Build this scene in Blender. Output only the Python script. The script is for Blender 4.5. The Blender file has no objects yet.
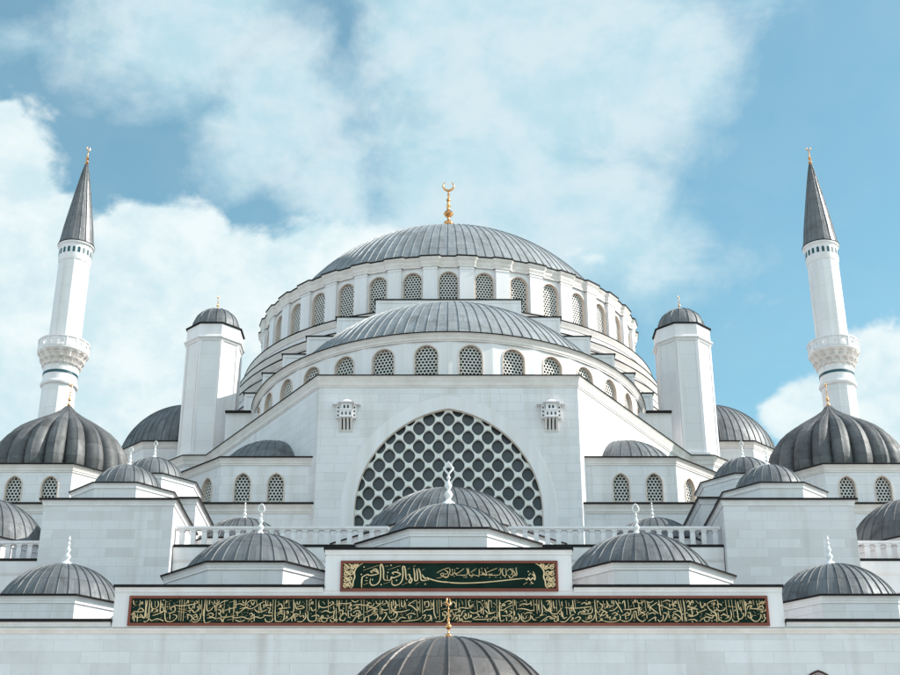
import bpy, bmesh, math, random
from mathutils import Vector, Matrix
from mathutils.geometry import tessellate_polygon

R = math.radians
PI = math.pi
scene = bpy.context.scene
COL = scene.collection
rnd = random.Random(7)
S22 = math.tan(PI / 8)

# ------------------------------------------------------------------ materials
MATS = {}

def new_mat(name):
    m = bpy.data.materials.new(name)
    m.use_nodes = True
    nt = m.node_tree
    b = nt.nodes['Principled BSDF']
    MATS[name] = m
    return m, nt, b

def N(nt, t, **kw):
    n = nt.nodes.new(t)
    for k, v in kw.items():
        setattr(n, k, v)
    return n

def ramp(nt, pts):
    r = N(nt, 'ShaderNodeValToRGB')
    el = r.color_ramp.elements
    while len(el) < len(pts):
        el.new(0.5)
    for e, (p, c) in zip(el, pts):
        e.position = p
        e.color = (c[0], c[1], c[2], 1) if not isinstance(c, (int, float)) else (c, c, c, 1)
    return r

def mix(nt, a, b, fac, mode='MIX'):
    n = N(nt, 'ShaderNodeMix', data_type='RGBA', blend_type=mode)
    for sock, v in ((n.inputs[0], fac), (n.inputs[6], a), (n.inputs[7], b)):
        if hasattr(v, 'is_output') or isinstance(v, bpy.types.NodeSocket):
            nt.links.new(v, sock)
        elif isinstance(v, (int, float)):
            sock.default_value = v
        else:
            sock.default_value = (v[0], v[1], v[2], 1)
    return n.outputs[2]

def marble(name, c1, c2, mortar, bw, bh, msize=0.014, stain=0.25, streak=None, rough=0.55):
    m, nt, b = new_mat(name)
    uv = N(nt, 'ShaderNodeUVMap')
    br = N(nt, 'ShaderNodeTexBrick')
    br.offset = 0.43
    br.squash = 0.8
    br.squash_frequency = 3
    br.inputs['Scale'].default_value = 1
    br.inputs['Brick Width'].default_value = bw
    br.inputs['Row Height'].default_value = bh
    br.inputs['Mortar Size'].default_value = msize
    br.inputs['Mortar Smooth'].default_value = 0.3
    br.inputs['Bias'].default_value = -0.38
    br.inputs['Color1'].default_value = (*c1, 1)
    br.inputs['Color2'].default_value = (*c2, 1)
    br.inputs['Mortar'].default_value = (*mortar, 1)
    nt.links.new(uv.outputs[0], br.inputs['Vector'])
    geo = N(nt, 'ShaderNodeNewGeometry')
    n1 = N(nt, 'ShaderNodeTexNoise')
    n1.inputs['Scale'].default_value = 0.35
    n1.inputs['Detail'].default_value = 7
    n1.inputs['Roughness'].default_value = 0.62
    nt.links.new(geo.outputs['Position'], n1.inputs['Vector'])
    r1 = ramp(nt, [(0.32, (0.72, 0.70, 0.68)), (0.60, (1, 1, 1))])
    nt.links.new(n1.outputs[0], r1.inputs[0])
    col = mix(nt, br.outputs[0], r1.outputs[0], stain, 'MULTIPLY')
    # grey veins of the marble
    n2 = N(nt, 'ShaderNodeTexNoise')
    n2.inputs['Scale'].default_value = 2.2
    n2.inputs['Detail'].default_value = 9
    n2.inputs['Distortion'].default_value = 1.6
    nt.links.new(geo.outputs['Position'], n2.inputs['Vector'])
    r2 = ramp(nt, [(0.44, 1.0), (0.5, 0.88), (0.56, 1.0)])
    nt.links.new(n2.outputs[0], r2.inputs[0])
    col = mix(nt, col, r2.outputs[0], 0.22, 'MULTIPLY')
    # rain streaks running down
    mp = N(nt, 'ShaderNodeMapping')
    mp.inputs['Scale'].default_value = (1.3, 1.3, 0.07)
    nt.links.new(geo.outputs['Position'], mp.inputs[0])
    n3 = N(nt, 'ShaderNodeTexNoise')
    n3.inputs['Scale'].default_value = 1.0
    n3.inputs['Detail'].default_value = 5
    nt.links.new(mp.outputs[0], n3.inputs['Vector'])
    r3 = ramp(nt, [(0.52, 1.0), (0.72, streak or (0.76, 0.72, 0.67))])
    nt.links.new(n3.outputs[0], r3.inputs[0])
    col = mix(nt, col, r3.outputs[0], 0.5, 'MULTIPLY')
    if name == 'marble_facade':
        # rust-brown runs below the drain holes under the long band
        sp = N(nt, 'ShaderNodeSeparateXYZ')
        nt.links.new(geo.outputs['Position'], sp.inputs[0])
        for x0, wd, k in ((-7.95, 0.42, 0.75), (-2.9, 0.25, 0.3), (4.6, 0.3, 0.35), (10.7, 0.35, 0.3), (-12.2, 0.3, 0.3)):
            d = N(nt, 'ShaderNodeMath', operation='SUBTRACT'); nt.links.new(sp.outputs[0], d.inputs[0]); d.inputs[1].default_value = x0
            a_ = N(nt, 'ShaderNodeMath', operation='ABSOLUTE'); nt.links.new(d.outputs[0], a_.inputs[0])
            q_ = N(nt, 'ShaderNodeMapRange', interpolation_type='SMOOTHSTEP')
            nt.links.new(a_.outputs[0], q_.inputs[0])
            q_.inputs[1].default_value = wd; q_.inputs[2].default_value = 0.0
            q_.inputs[3].default_value = 0.0; q_.inputs[4].default_value = k
            h_ = N(nt, 'ShaderNodeMapRange'); nt.links.new(sp.outputs[2], h_.inputs[0])
            h_.inputs[1].default_value = 10.5; h_.inputs[2].default_value = 15.3
            f_ = N(nt, 'ShaderNodeMath', operation='MULTIPLY'); nt.links.new(q_.outputs[0], f_.inputs[0]); nt.links.new(h_.outputs[0], f_.inputs[1])
            g_ = N(nt, 'ShaderNodeMath', operation='MULTIPLY'); nt.links.new(f_.outputs[0], g_.inputs[0]); nt.links.new(n1.outputs[0], g_.inputs[1])
            col = mix(nt, col, (0.36, 0.29, 0.24), g_.outputs[0])
    nt.links.new(col, b.inputs['Base Color'])
    b.inputs['Roughness'].default_value = rough
    bp = N(nt, 'ShaderNodeBump')
    bp.inputs['Strength'].default_value = 0.15
    bp.inputs['Distance'].default_value = 0.01
    inv = N(nt, 'ShaderNodeMath', operation='SUBTRACT')
    inv.inputs[0].default_value = 1
    nt.links.new(br.outputs['Fac'], inv.inputs[1])
    nt.links.new(inv.outputs[0], bp.inputs['Height'])
    nt.links.new(bp.outputs[0], b.inputs['Normal'])
    return m

def plain(name, c, rough=0.55, var=0.12, scale=1.2, metal=0.0, streaks=False, spec=0.5):
    m, nt, b = new_mat(name)
    geo = N(nt, 'ShaderNodeNewGeometry')
    n1 = N(nt, 'ShaderNodeTexNoise')
    n1.inputs['Scale'].default_value = scale
    n1.inputs['Detail'].default_value = 7
    n1.inputs['Roughness'].default_value = 0.6
    if streaks:
        mp = N(nt, 'ShaderNodeMapping')
        mp.inputs['Scale'].default_value = (1.6, 1.6, 0.12)
        nt.links.new(geo.outputs['Position'], mp.inputs[0])
        nt.links.new(mp.outputs[0], n1.inputs['Vector'])
    else:
        nt.links.new(geo.outputs['Position'], n1.inputs['Vector'])
    lo = tuple(v * (1 - var) * w for v, w in zip(c, (1, 0.985, 0.96)))
    hi = tuple(min(1, v * (1 + var * 0.35)) for v in c)
    r1 = ramp(nt, [(0.34, lo), (0.64, hi)])
    nt.links.new(n1.outputs[0], r1.inputs[0])
    nt.links.new(r1.outputs[0], b.inputs['Base Color'])
    b.inputs['Roughness'].default_value = rough
    b.inputs['Metallic'].default_value = metal
    b.inputs['Specular IOR Level'].default_value = spec
    return m

def lead(name, c1, c2, blotch, rough=0.46, metal=0.25):
    # lead sheets: one tone per sheet (uv: u = bay between two rolls, v = metres up the slope)
    m, nt, b = new_mat(name)
    uv = N(nt, 'ShaderNodeUVMap')
    br = N(nt, 'ShaderNodeTexBrick')
    br.offset = 0.5
    br.inputs['Scale'].default_value = 1
    br.inputs['Brick Width'].default_value = 1
    br.inputs['Row Height'].default_value = 1.25
    br.inputs['Mortar Size'].default_value = 0.022
    br.inputs['Mortar Smooth'].default_value = 0.3
    br.inputs['Color1'].default_value = (*c1, 1)
    br.inputs['Color2'].default_value = (*c2, 1)
    br.inputs['Mortar'].default_value = (c1[0] * 0.5, c1[1] * 0.5, c1[2] * 0.5, 1)
    nt.links.new(uv.outputs[0], br.inputs['Vector'])
    geo = N(nt, 'ShaderNodeNewGeometry')
    n1 = N(nt, 'ShaderNodeTexNoise')
    n1.inputs['Scale'].default_value = 0.8
    n1.inputs['Detail'].default_value = 9
    n1.inputs['Roughness'].default_value = 0.65
    n1.inputs['Distortion'].default_value = 0.6
    nt.links.new(geo.outputs['Position'], n1.inputs['Vector'])
    r1 = ramp(nt, [(0.3, blotch), (0.5, (1, 1, 1)), (0.72, (1.22, 1.22, 1.22))])
    nt.links.new(n1.outputs[0], r1.inputs[0])
    col = mix(nt, br.outputs[0], r1.outputs[0], 0.9, 'MULTIPLY')
    nt.links.new(col, b.inputs['Base Color'])
    b.inputs['Metallic'].default_value = metal
    rr = ramp(nt, [(0.3, rough + 0.14), (0.7, rough - 0.06)])
    nt.links.new(n1.outputs[0], rr.inputs[0])
    nt.links.new(rr.outputs[0], b.inputs['Roughness'])
    n2 = N(nt, 'ShaderNodeTexNoise')
    n2.inputs['Scale'].default_value = 2.5
    n2.inputs['Detail'].default_value = 4
    nt.links.new(geo.outputs['Position'], n2.inputs['Vector'])
    bp = N(nt, 'ShaderNodeBump')
    bp.inputs['Strength'].default_value = 0.5
    bp.inputs['Distance'].default_value = 0.07
    nt.links.new(n2.outputs[0], bp.inputs['Height'])
    nt.links.new(bp.outputs[0], b.inputs['Normal'])
    return m

def make_materials():
    marble('marble_blocks', (0.78, 0.755, 0.77), (0.61, 0.58, 0.58), (0.64, 0.63, 0.62), 1.45, 0.50)
    marble('marble_facade', (0.765, 0.745, 0.76), (0.64, 0.617, 0.62), (0.63, 0.62, 0.61), 2.1, 0.50, stain=0.4)
    marble('marble_pale', (0.795, 0.77, 0.785), (0.70, 0.677, 0.68), (0.58, 0.57, 0.56), 1.7, 0.62, msize=0.012, stain=0.22)
    marble('marble_shaft', (0.785, 0.765, 0.77), (0.75, 0.73, 0.735), (0.60, 0.59, 0.57), 40.0, 1.5, msize=0.012, stain=0.2)
    plain('white_stone', (0.805, 0.775, 0.79), 0.5, 0.08, 1.0, streaks=True)
    plain('moulding_stone', (0.775, 0.71, 0.685), 0.5, 0.12, 0.9)
    plain('warm_stone', (0.70, 0.585, 0.515), 0.6, 0.15, 1.5)
    plain('grille_white', (0.78, 0.765, 0.74), 0.5, 0.08, 2.0)
    plain('finial_white', (0.82, 0.82, 0.82), 0.35, 0.05, 2.0)
    plain('coping_lead', (0.012, 0.010, 0.010), 0.7, 0.5, 2.5, 0.0, spec=0.25)
    plain('flat_roof', (0.16, 0.16, 0.165), 0.6, 0.3, 0.6)
    lead('dome_lead', (0.168, 0.178, 0.187), (0.122, 0.130, 0.137), (0.50, 0.49, 0.48), 0.56, 0.28)
    lead('pale_lead', (0.29, 0.308, 0.32), (0.24, 0.255, 0.265), (0.68, 0.67, 0.66), 0.56, 0.25)
    lead('weathered_lead', (0.15, 0.136, 0.13), (0.10, 0.09, 0.086), (0.50, 0.46, 0.44), 0.42, 0.3)
    lead('lobe_lead', (0.135, 0.137, 0.14), (0.085, 0.086, 0.088), (0.45, 0.44, 0.43), 0.58, 0.12)
    lead('spire_lead', (0.18, 0.182, 0.188), (0.145, 0.147, 0.152), (0.7, 0.68, 0.66), 0.42, 0.3)
    plain('window_dark', (0.022, 0.026, 0.028), 0.3, 0.3, 0.8)
    plain('glass_dark', (0.070, 0.075, 0.080), 0.22, 0.25, 0.6)
    plain('gold', (0.78, 0.40, 0.17), 0.22, 0.15, 3.0, 1.0)
    plain('green_board', (0.009, 0.026, 0.019), 0.8, 0.3, 1.2, spec=0.08)
    plain('red_frame', (0.20, 0.043, 0.020), 0.5, 0.2, 1.5)
    plain('cream_letter', (0.84, 0.62, 0.36), 0.45, 0.12, 3.0)
    plain('teal_tile', (0.012, 0.075, 0.095), 0.35, 0.25, 2.0)
    plain('maroon', (0.05, 0.012, 0.012), 0.6, 0.2, 1.0)
    # courtyard paving
    m, nt, b = new_mat('paving')
    geo = N(nt, 'ShaderNodeNewGeometry')
    br = N(nt, 'ShaderNodeTexBrick')
    br.inputs['Scale'].default_value = 1
    br.inputs['Brick Width'].default_value = 1.2
    br.inputs['Row Height'].default_value = 0.6
    br.inputs['Mortar Size'].default_value = 0.008
    br.inputs['Color1'].default_value = (0.47, 0.45, 0.43, 1)
    br.inputs['Color2'].default_value = (0.42, 0.40, 0.38, 1)
    br.inputs['Mortar'].default_value = (0.25, 0.245, 0.24, 1)
    nt.links.new(geo.outputs['Position'], br.inputs['Vector'])
    nt.links.new(br.outputs[0], b.inputs['Base Color'])
    b.inputs['Roughness'].default_value = 0.5

make_materials()

# ------------------------------------------------------------------ builders
ORIGIN = {}

class MB:
    """collects faces in world (or local) coordinates and links them as ONE mesh object"""
    def __init__(self):
        self.v = []
        self.f = []
        self.uv = {}

    def vert(self, p):
        self.v.append(tuple(p))
        return len(self.v) - 1

    def face(self, pts, uv=None):
        idx = [self.vert(p) for p in pts]
        self.f.append(idx)
        if uv:
            self.uv[len(self.f) - 1] = uv

    def box(self, x0, x1, y0, y1, z0, z1):
        if x0 > x1: x0, x1 = x1, x0
        if y0 > y1: y0, y1 = y1, y0
        a = [(x0, y0, z0), (x1, y0, z0), (x1, y1, z0), (x0, y1, z0),
             (x0, y0, z1), (x1, y0, z1), (x1, y1, z1), (x0, y1, z1)]
        for q in ((0, 1, 5, 4), (1, 2, 6, 5), (2, 3, 7, 6), (3, 0, 4, 7), (4, 5, 6, 7), (3, 2, 1, 0)):
            self.face([a[i] for i in q])

    def band(self, pts, prof, closed=True, skip=()):
        """sweep a profile of (outward offset, z) round a counter-clockwise plan polygon"""
        rings = [[(x, y, z) for x, y in offset(pts, o, closed)] for o, z in prof]
        n = len(pts)
        for i in range(n if closed else n - 1):
            if i in skip:
                continue
            j = (i + 1) % n
            for a, b in zip(rings, rings[1:]):
                self.face([a[i], a[j], b[j], b[i]])
        if not closed:
            for i, rev in ((0, False), (n - 1, True)):
                cap = [r[i] for r in rings]
                if len(cap) > 2:
                    self.face(cap[::-1] if rev else cap)
        return rings

    def cap(self, pts, z, o=0.0, closed=True):
        self.face([(x, y, z) for x, y in offset(pts, o, closed)])

    def lathe(self, prof, cx, cy, cz, seg=20, phase=0.0):
        ring = lambda r, z: [(cx + r * math.cos(phase + 2 * PI * i / seg), cy + r * math.sin(phase + 2 * PI * i / seg), cz + z) for i in range(seg)]
        rs = [ring(r, z) for r, z in prof]
        for a, b in zip(rs, rs[1:]):
            for i in range(seg):
                j = (i + 1) % seg
                self.face([a[i], a[j], b[j], b[i]])
        self.face(rs[0][::-1])
        self.face(rs[-1])

    def tube(self, pts, rads, seg=8):
        rings = []
        for i, p in enumerate(pts):
            a = Vector(pts[max(0, i - 1)]); c = Vector(pts[min(len(pts) - 1, i + 1)])
            t = (c - a).normalized()
            u = t.cross(Vector((0, 1, 0)))
            if u.length < 1e-3:
                u = t.cross(Vector((1, 0, 0)))
            u.normalize()
            w = t.cross(u)
            rings.append([tuple(Vector(p) + (u * math.cos(2 * PI * k / seg) + w * math.sin(2 * PI * k / seg)) * rads[i]) for k in range(seg)])
        for a, b in zip(rings, rings[1:]):
            for k in range(seg):
                q = (k + 1) % seg
                self.face([a[k], a[q], b[q], b[k]])
        self.face(rings[0][::-1])
        self.face(rings[-1])

    def wall(self, p0, p1, z0, z1, openings=(), reveal=0.35):
        """upright wall from p0 to p1 (seen from outside: left to right) with arched openings"""
        d = Vector((p1[0] - p0[0], p1[1] - p0[1]))
        L = d.length
        d /= L
        nin = Vector((-d.y, d.x))                  # inward
        P = lambda u, z, k=0.0: (p0[0] + d.x * u + nin.x * k, p0[1] + d.y * u + nin.y * k, z)
        outer = [(0, z0), (L, z0), (L, z1), (0, z1)]
        loops = [outer]
        for (uc, zb, w, h, kind) in openings:
            loops.append([(uc + x, zb + z) for x, z in arch_outline(w, h, kind)])
        flat = [p for lp in loops for p in lp]
        tris = tessellate_polygon([[Vector((a, b, 0)) for a, b in lp] for lp in loops])
        for t in tris:
            self.face([P(*flat[i]) for i in t])
        for lp in loops[1:]:
            n = len(lp)
            for i in range(n):
                a, b = lp[i], lp[(i + 1) % n]
                self.face([P(*a), P(*b), P(b[0], b[1], reveal), P(a[0], a[1], reveal)])
        return P

    def build(self, name, mat, parent=None, smooth=None, merge=True):
        me = bpy.data.meshes.new(name)
        o = ORIGIN.get(parent.name, Vector()) if parent is not None else Vector()
        me.from_pydata([(x - o.x, y - o.y, z - o.z) for x, y, z in self.v], [], self.f)
        uvl = me.uv_layers.new(name='UVMap')
        for pi, poly in enumerate(me.polygons):
            cu = self.uv.get(pi)
            if cu:
                for li, c in zip(poly.loop_indices, cu):
                    uvl.data[li].uv = c
            else:
                n = poly.normal
                if abs(n.z) > 0.85:
                    t = Vector((1, 0, 0)); w = Vector((0, 1, 0))
                else:
                    t = Vector((-n.y, n.x, 0)).normalized()
                    if t.x < 0 or (abs(t.x) < 1e-6 and t.y < 0):
                        t = -t
                    w = Vector((0, 0, 1))
                for li, vi in zip(poly.loop_indices, poly.vertices):
                    p = Vector(self.v[vi])
                    uvl.data[li].uv = (p.dot(t), p.dot(w))
        if merge:
            bm = bmesh.new()
            bm.from_mesh(me)
            bmesh.ops.remove_doubles(bm, verts=bm.verts, dist=0.0005)
            bm.to_mesh(me)
            bm.free()
        me.materials.append(MATS[mat])
        if smooth is not None:
            me.polygons.foreach_set('use_smooth', [True] * len(me.polygons))
            me.set_sharp_from_angle(angle=R(smooth))
        ob = bpy.data.objects.new(name, me)
        COL.objects.link(ob)
        if parent is not None:
            ob.parent = parent
        return ob

def offset(pts, o, closed=True):
    n = len(pts)
    res = []
    for i in range(n):
        p = Vector(pts[i])
        if closed or 0 < i < n - 1:
            a = (p - Vector(pts[i - 1])).normalized()
            b = (Vector(pts[(i + 1) % n]) - p).normalized()
        elif i == 0:
            a = b = (Vector(pts[1]) - p).normalized()
        else:
            a = b = (p - Vector(pts[i - 1])).normalized()
        na = Vector((a.y, -a.x)); nb = Vector((b.y, -b.x))
        m = na + nb
        m = m / max(0.2, m.dot(na)) if m.length > 1e-6 else na
        q = p + m * o
        res.append((q.x, q.y))
    return res

def arch_outline(w, h, kind='pointed', n=9):
    """closed outline, counter-clockwise, base at z = 0 centred on x = 0"""
    r = w / 2
    pts = [(-r, 0), (r, 0)]
    if kind == 'round':
        s = h - r
        pts += [(r * math.cos(PI * i / (2 * n)), s + r * math.sin(PI * i / (2 * n))) for i in range(0, 2 * n + 1)]
    elif kind == 'pointed':
        rise = r * 1.32
        s = h - rise
        c = (rise * rise - r * r) / (2 * r)        # centre beyond the axis
        Rr = r + c
        a1 = math.atan2(rise, c)
        right = [(-c + Rr * math.cos(a1 * i / n), s + Rr * math.sin(a1 * i / n)) for i in range(n + 1)]
        pts += right + [(-x, z) for x, z in right[-2::-1]]
    elif kind == 'great':                          # the big front arch: two arcs with a slight point
        s = 1.35
        rise = h - s
        c = max(0.01, (rise * rise - r * r) / (2 * r))
        Rr = r + c
        a1 = math.atan2(rise, c)
        m = 24
        right = [(-c + Rr * math.cos(a1 * i / m), s + Rr * math.sin(a1 * i / m)) for i in range(m + 1)]
        pts += right + [(-x, z) for x, z in right[-2::-1]]
    elif kind == 'square':
        pts += [(r, h), (-r, h)]
    out = []
    for p in pts:
        if not out or (abs(p[0] - out[-1][0]) + abs(p[1] - out[-1][1])) > 1e-4:
            out.append(p)
    if abs(out[0][0] - out[-1][0]) + abs(out[0][1] - out[-1][1]) < 1e-4:
        out.pop()
    return out

def octagon(cx, cy, a):
    h = a * S22
    return [(cx - h, cy - a), (cx + h, cy - a), (cx + a, cy - h), (cx + a, cy + h),
            (cx + h, cy + a), (cx - h, cy + a), (cx - a, cy + h), (cx - a, cy - h)]

def circle(cx, cy, r, n, ph=0.0):
    return [(cx + r * math.cos(ph + 2 * PI * i / n), cy + r * math.sin(ph + 2 * PI * i / n)) for i in range(n)]

def thing(name, label, cat, loc, group=None):
    o = bpy.data.objects.new(name, None)
    o.empty_display_size = 0.5
    COL.objects.link(o)
    o.location = loc
    o['label'] = label
    o['category'] = cat
    if group:
        o['group'] = group
    ORIGIN[o.name] = Vector(loc)
    return o

def cornice(parent, pts, zt, h=0.5, ov=0.25, ct=0.10, closed=True, skip=(), cap=True, name='moulding', mat='moulding_stone'):
    """white moulding with a thin dark lead coping on top"""
    m = MB()
    m.band(pts, [(0.003, zt - h - 0.10), (0.05, zt - h - 0.10), (0.05, zt - h), (ov * 0.30, zt - h + 0.02), (ov * 0.38, zt - h * 0.66),
                 (ov * 0.62, zt - h * 0.42), (ov * 0.66, zt - h * 0.34), (ov * 0.9, zt - ct - 0.02), (ov * 0.9, zt - ct + 0.004)], closed, skip)
    m.build(name, mat, parent)
    c = MB()
    c.band(pts, [(ov * 0.5, zt - ct), (ov, zt - ct - 0.01), (ov + 0.02, zt - ct * 0.3), (ov - 0.03, zt), (-0.55, zt + 0.10)], closed, skip)
    if cap:
        c.cap(pts, zt + 0.10, -0.55)
    c.build('coping', 'coping_lead', parent)

def mass(parent, pts, z0, zt, mat='marble_blocks', h=0.5, ov=0.25, ct=0.10, skip=(), cap=True, name='wall'):
    w = MB()
    w.band(pts, [(0, z0), (0, zt - 0.06)], True, skip)
    w.build(name, mat, parent)
    cornice(parent, pts, zt, h, ov, ct, True, skip, cap, mat='white_stone')

def dome_profile(Rb, H, n=16, tip=0.0):
    S = (Rb * Rb + H * H) / (2 * H)
    a0 = math.asin(min(1, Rb / S))
    if H > S:
        a0 = PI - a0
    out = []
    for i in range(n + 1):
        a = a0 * (1 - i / n)
        z = S * math.cos(a) - (S - H)
        r = S * math.sin(a)
        z += tip * max(0, 1 - r / (Rb * 0.42)) ** 1.6
        out.append((max(r, 0.02), z))
    return out

def lead_dome(mb, cx, cy, cz, prof, ribs, rib_w=0.07, rib_h=0.07, a0=0.0, a1=2 * PI, sub=2):
    """dome skin of lead sheets with raised rolls; part of a full turn when a1 - a0 < 2 pi"""
    full = abs(a1 - a0 - 2 * PI) < 1e-6
    step = (a1 - a0) / ribs
    rings = []
    arc = 0
    last = None
    for r, z in prof:
        if last:
            arc += math.hypot(r - last[0], z - last[1])
        last = (r, z)
        hw = min(rib_w / 2 / r, step * 0.16)
        hh = rib_h * min(1, r / (prof[0][0] * 0.2) + 0.15)
        row = []
        for k in range(ribs):
            th = a0 + k * step
            fr = [(-hw, 0), (-hw * 0.7, hh * 0.85), (0, hh), (hw * 0.7, hh * 0.85), (hw, 0)] + [(step * (q + 1) / (sub + 1), 0) for q in range(sub)]
            for da, dr in fr:
                a = th + da
                row.append(((cx + (r + dr) * math.cos(a), cy + (r + dr) * math.sin(a), cz + z + dr * 0.45), (k + da / step, arc)))
        if not full:
            row.append(((cx + r * math.cos(a1), cy + r * math.sin(a1), cz + z), (ribs, arc)))
        rings.append(row)
    n = len(rings[0])
    for A, B in zip(rings, rings[1:]):
        for i in range(n if full else n - 1):
            j = (i + 1) % n
            fix = ribs if (full and j == 0) else 0
            q = [A[i], A[j], B[j], B[i]]
            uv = [q[0][1], (q[1][1][0] + fix, q[1][1][1]), (q[2][1][0] + fix, q[2][1][1]), q[3][1]]
            mb.face([v[0] for v in q], uv)

# ---- windows: one mesh set per size, shared by every copy
WCACHE = {}

def hex_lattice(w, h, cell, hole, depth, y, top_extra=0.12):
    """plaster lattice of hexagonal holes filling w x h (centred, base at 0)"""
    m = MB()
    dx = cell
    dz = cell * math.sqrt(3) / 2
    rows = int((h + top_extra) / dz) + 2
    cols = int(w / dx) + 2
    Ro = cell / math.sqrt(3)
    for r in range(rows):
        for c in range(-cols // 2 - 1, cols // 2 + 2):
            x = c * dx + (0.5 * dx if r % 2 else 0)
            z = r * dz + 0.25 * cell
            if abs(x) > w / 2 + 0.3 * cell or z > h + top_extra:
                continue
            oc = [(x + Ro * math.cos(PI / 6 + PI / 3 * k), z + Ro * math.sin(PI / 6 + PI / 3 * k)) for k in range(6)]
            ic = [(x + hole * math.cos(PI / 6 + PI / 3 * k), z + hole * math.sin(PI / 6 + PI / 3 * k)) for k in range(6)]
            for k in range(6):
                q = (k + 1) % 6
                m.face([(oc[k][0], y, oc[k][1]), (oc[q][0], y, oc[q][1]), (ic[q][0], y, ic[q][1]), (ic[k][0], y, ic[k][1])])
                m.face([(ic[k][0], y, ic[k][1]), (ic[q][0], y, ic[q][1]), (ic[q][0], y + depth, ic[q][1]), (ic[k][0], y + depth, ic[k][1])])
    return m

def window_meshes(w, h, kind, cell, fr=0.085):
    key = (w, h, kind, cell)
    if key in WCACHE:
        return WCACHE[key]
    outl = arch_outline(w, h, kind)
    big = arch_outline(w + 2 * fr, h + fr, kind)
    f = MB()
    n = len(outl)
    yf = -0.05
    for i in range(1, n):                      # jambs and head, not the sill
        a, b = outl[i], outl[(i + 1) % n]
        A, B = big[i], big[(i + 1) % n]
        f.face([(a[0], yf, a[1]), (b[0], yf, b[1]), (B[0], yf, B[1]), (A[0], yf, A[1])])
        f.face([(A[0], yf, A[1]), (B[0], yf, B[1]), (B[0], 0.02, B[1]), (A[0], 0.02, A[1])])
        k = 0.985
        f.face([(a[0] * k, yf, a[1]), (b[0] * k, yf, b[1]), (b[0] * k, 0.30, b[1]), (a[0] * k, 0.30, a[1])])
    f.box(-w / 2 - fr - 0.05, w / 2 + fr + 0.05, -0.12, 0.2, -0.12, 0.0)
    fo = f.build('window', 'warm_stone')
    g = hex_lattice(w, h, cell, cell * 0.44, 0.06, 0.23).build('grille', 'grille_white')
    p = MB()
    p.face([(-w / 2 - 0.15, 0.34, -0.1), (w / 2 + 0.15, 0.34, -0.1), (w / 2 + 0.15, 0.34, h + 0.15), (-w / 2 - 0.15, 0.34, h + 0.15)])
    po = p.build('pane', 'window_dark')
    WCACHE[key] = (fo.data, g.data, po.data)
    for o in (fo, g, po):
        bpy.data.objects.remove(o)
    return WCACHE[key]

def put_window(parent, x, y, z, ang, w, h, kind, cell):
    """ang = direction the window faces, 0 = towards -y, positive turns to +x"""
    fm, gm, pm = window_meshes(w, h, kind, cell)
    o = bpy.data.objects.new('window', fm)
    COL.objects.link(o)
    o.parent = parent
    o.location = Vector((x, y, z)) - ORIGIN[parent.name]
    o.rotation_euler = (0, 0, ang)
    for nm, me in (('grille', gm), ('pane', pm)):
        c = bpy.data.objects.new(nm, me)
        COL.objects.link(c)
        c.parent = o
    return o

def wall_with_windows(parent, mb, p0, p1, z0, z1, wins, cell=0.28):
    """wins: (u, z bottom, w, h, kind)"""
    P = mb.wall(p0, p1, z0, z1, wins, 0.36)
    ang = math.atan2(p1[1] - p0[1], p1[0] - p0[0])
    for (u, zb, w, h, kind) in wins:
        q = P(u, zb)
        put_window(parent, q[0], q[1], q[2], ang, w, h, kind, cell)

# ---- finials
def white_finial(parent, x, y, z, s=1.0, top='drop'):
    m = MB()
    z += 0.16 * s
    m.lathe([(0.50 * s, -0.26 * s), (0.36 * s, -0.06 * s), (0.28 * s, 0.03 * s), (0.14 * s, 0.14 * s), (0.10 * s, 0.22 * s), (0.18 * s, 0.36 * s), (0.20 * s, 0.43 * s), (0.15 * s, 0.53 * s), (0.07 * s, 0.62 * s),
             (0.07 * s, 0.66 * s), (0.13 * s, 0.76 * s), (0.15 * s, 0.83 * s), (0.10 * s, 0.95 * s), (0.05 * s, 1.06 * s), (0.045 * s, 1.12 * s), (0.10 * s, 1.2 * s), (0.07 * s, 1.28 * s), (0.035 * s, 1.34 * s),
             (0.03 * s, 1.42 * s)], x, y, z, 16)
    if top == 'drop':                       # pierced tear-drop ring
        pts = []
        for i in range(25):
            a = -PI / 2 + 2 * PI * i / 24
            r = 0.20 * s
            xx = r * math.cos(a)
            zz = r * math.sin(a)
            if math.sin(a) > 0.2:
                zz += 0.14 * s * ((math.sin(a) - 0.2) / 0.8) ** 3
            pts.append((x + xx, y, z + 1.60 * s + zz))
        m.tube(pts, [0.045 * s] * 25, 8)
    elif top == 'diamond':
        pts = [(x, y, z + 1.38 * s), (x + 0.21 * s, y, z + 1.66 * s), (x, y, z + 1.96 * s), (x - 0.21 * s, y, z + 1.66 * s), (x, y, z + 1.38 * s)]
        m.tube(pts, [0.05 * s] * 5, 8)
    else:
        m.lathe([(0.03 * s, 1.4 * s), (0.09 * s, 1.47 * s), (0.06 * s, 1.56 * s), (0.012 * s, 1.72 * s)], x, y, z, 12)
    return m.build('finial', 'finial_white', parent, 50)

def crescent(x, y, z, r, t):
    m = MB()
    pts, rd = [], []
    for i in range(23):
        a = R(62) - R(304) * i / 22          # open at the top
        pts.append((x + r * math.cos(a), y, z + r * math.sin(a)))
        rd.append(0.012 + t * math.sin(PI * i / 22) ** 0.8)
    m.tube(pts, rd, 8)
    return m

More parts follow.
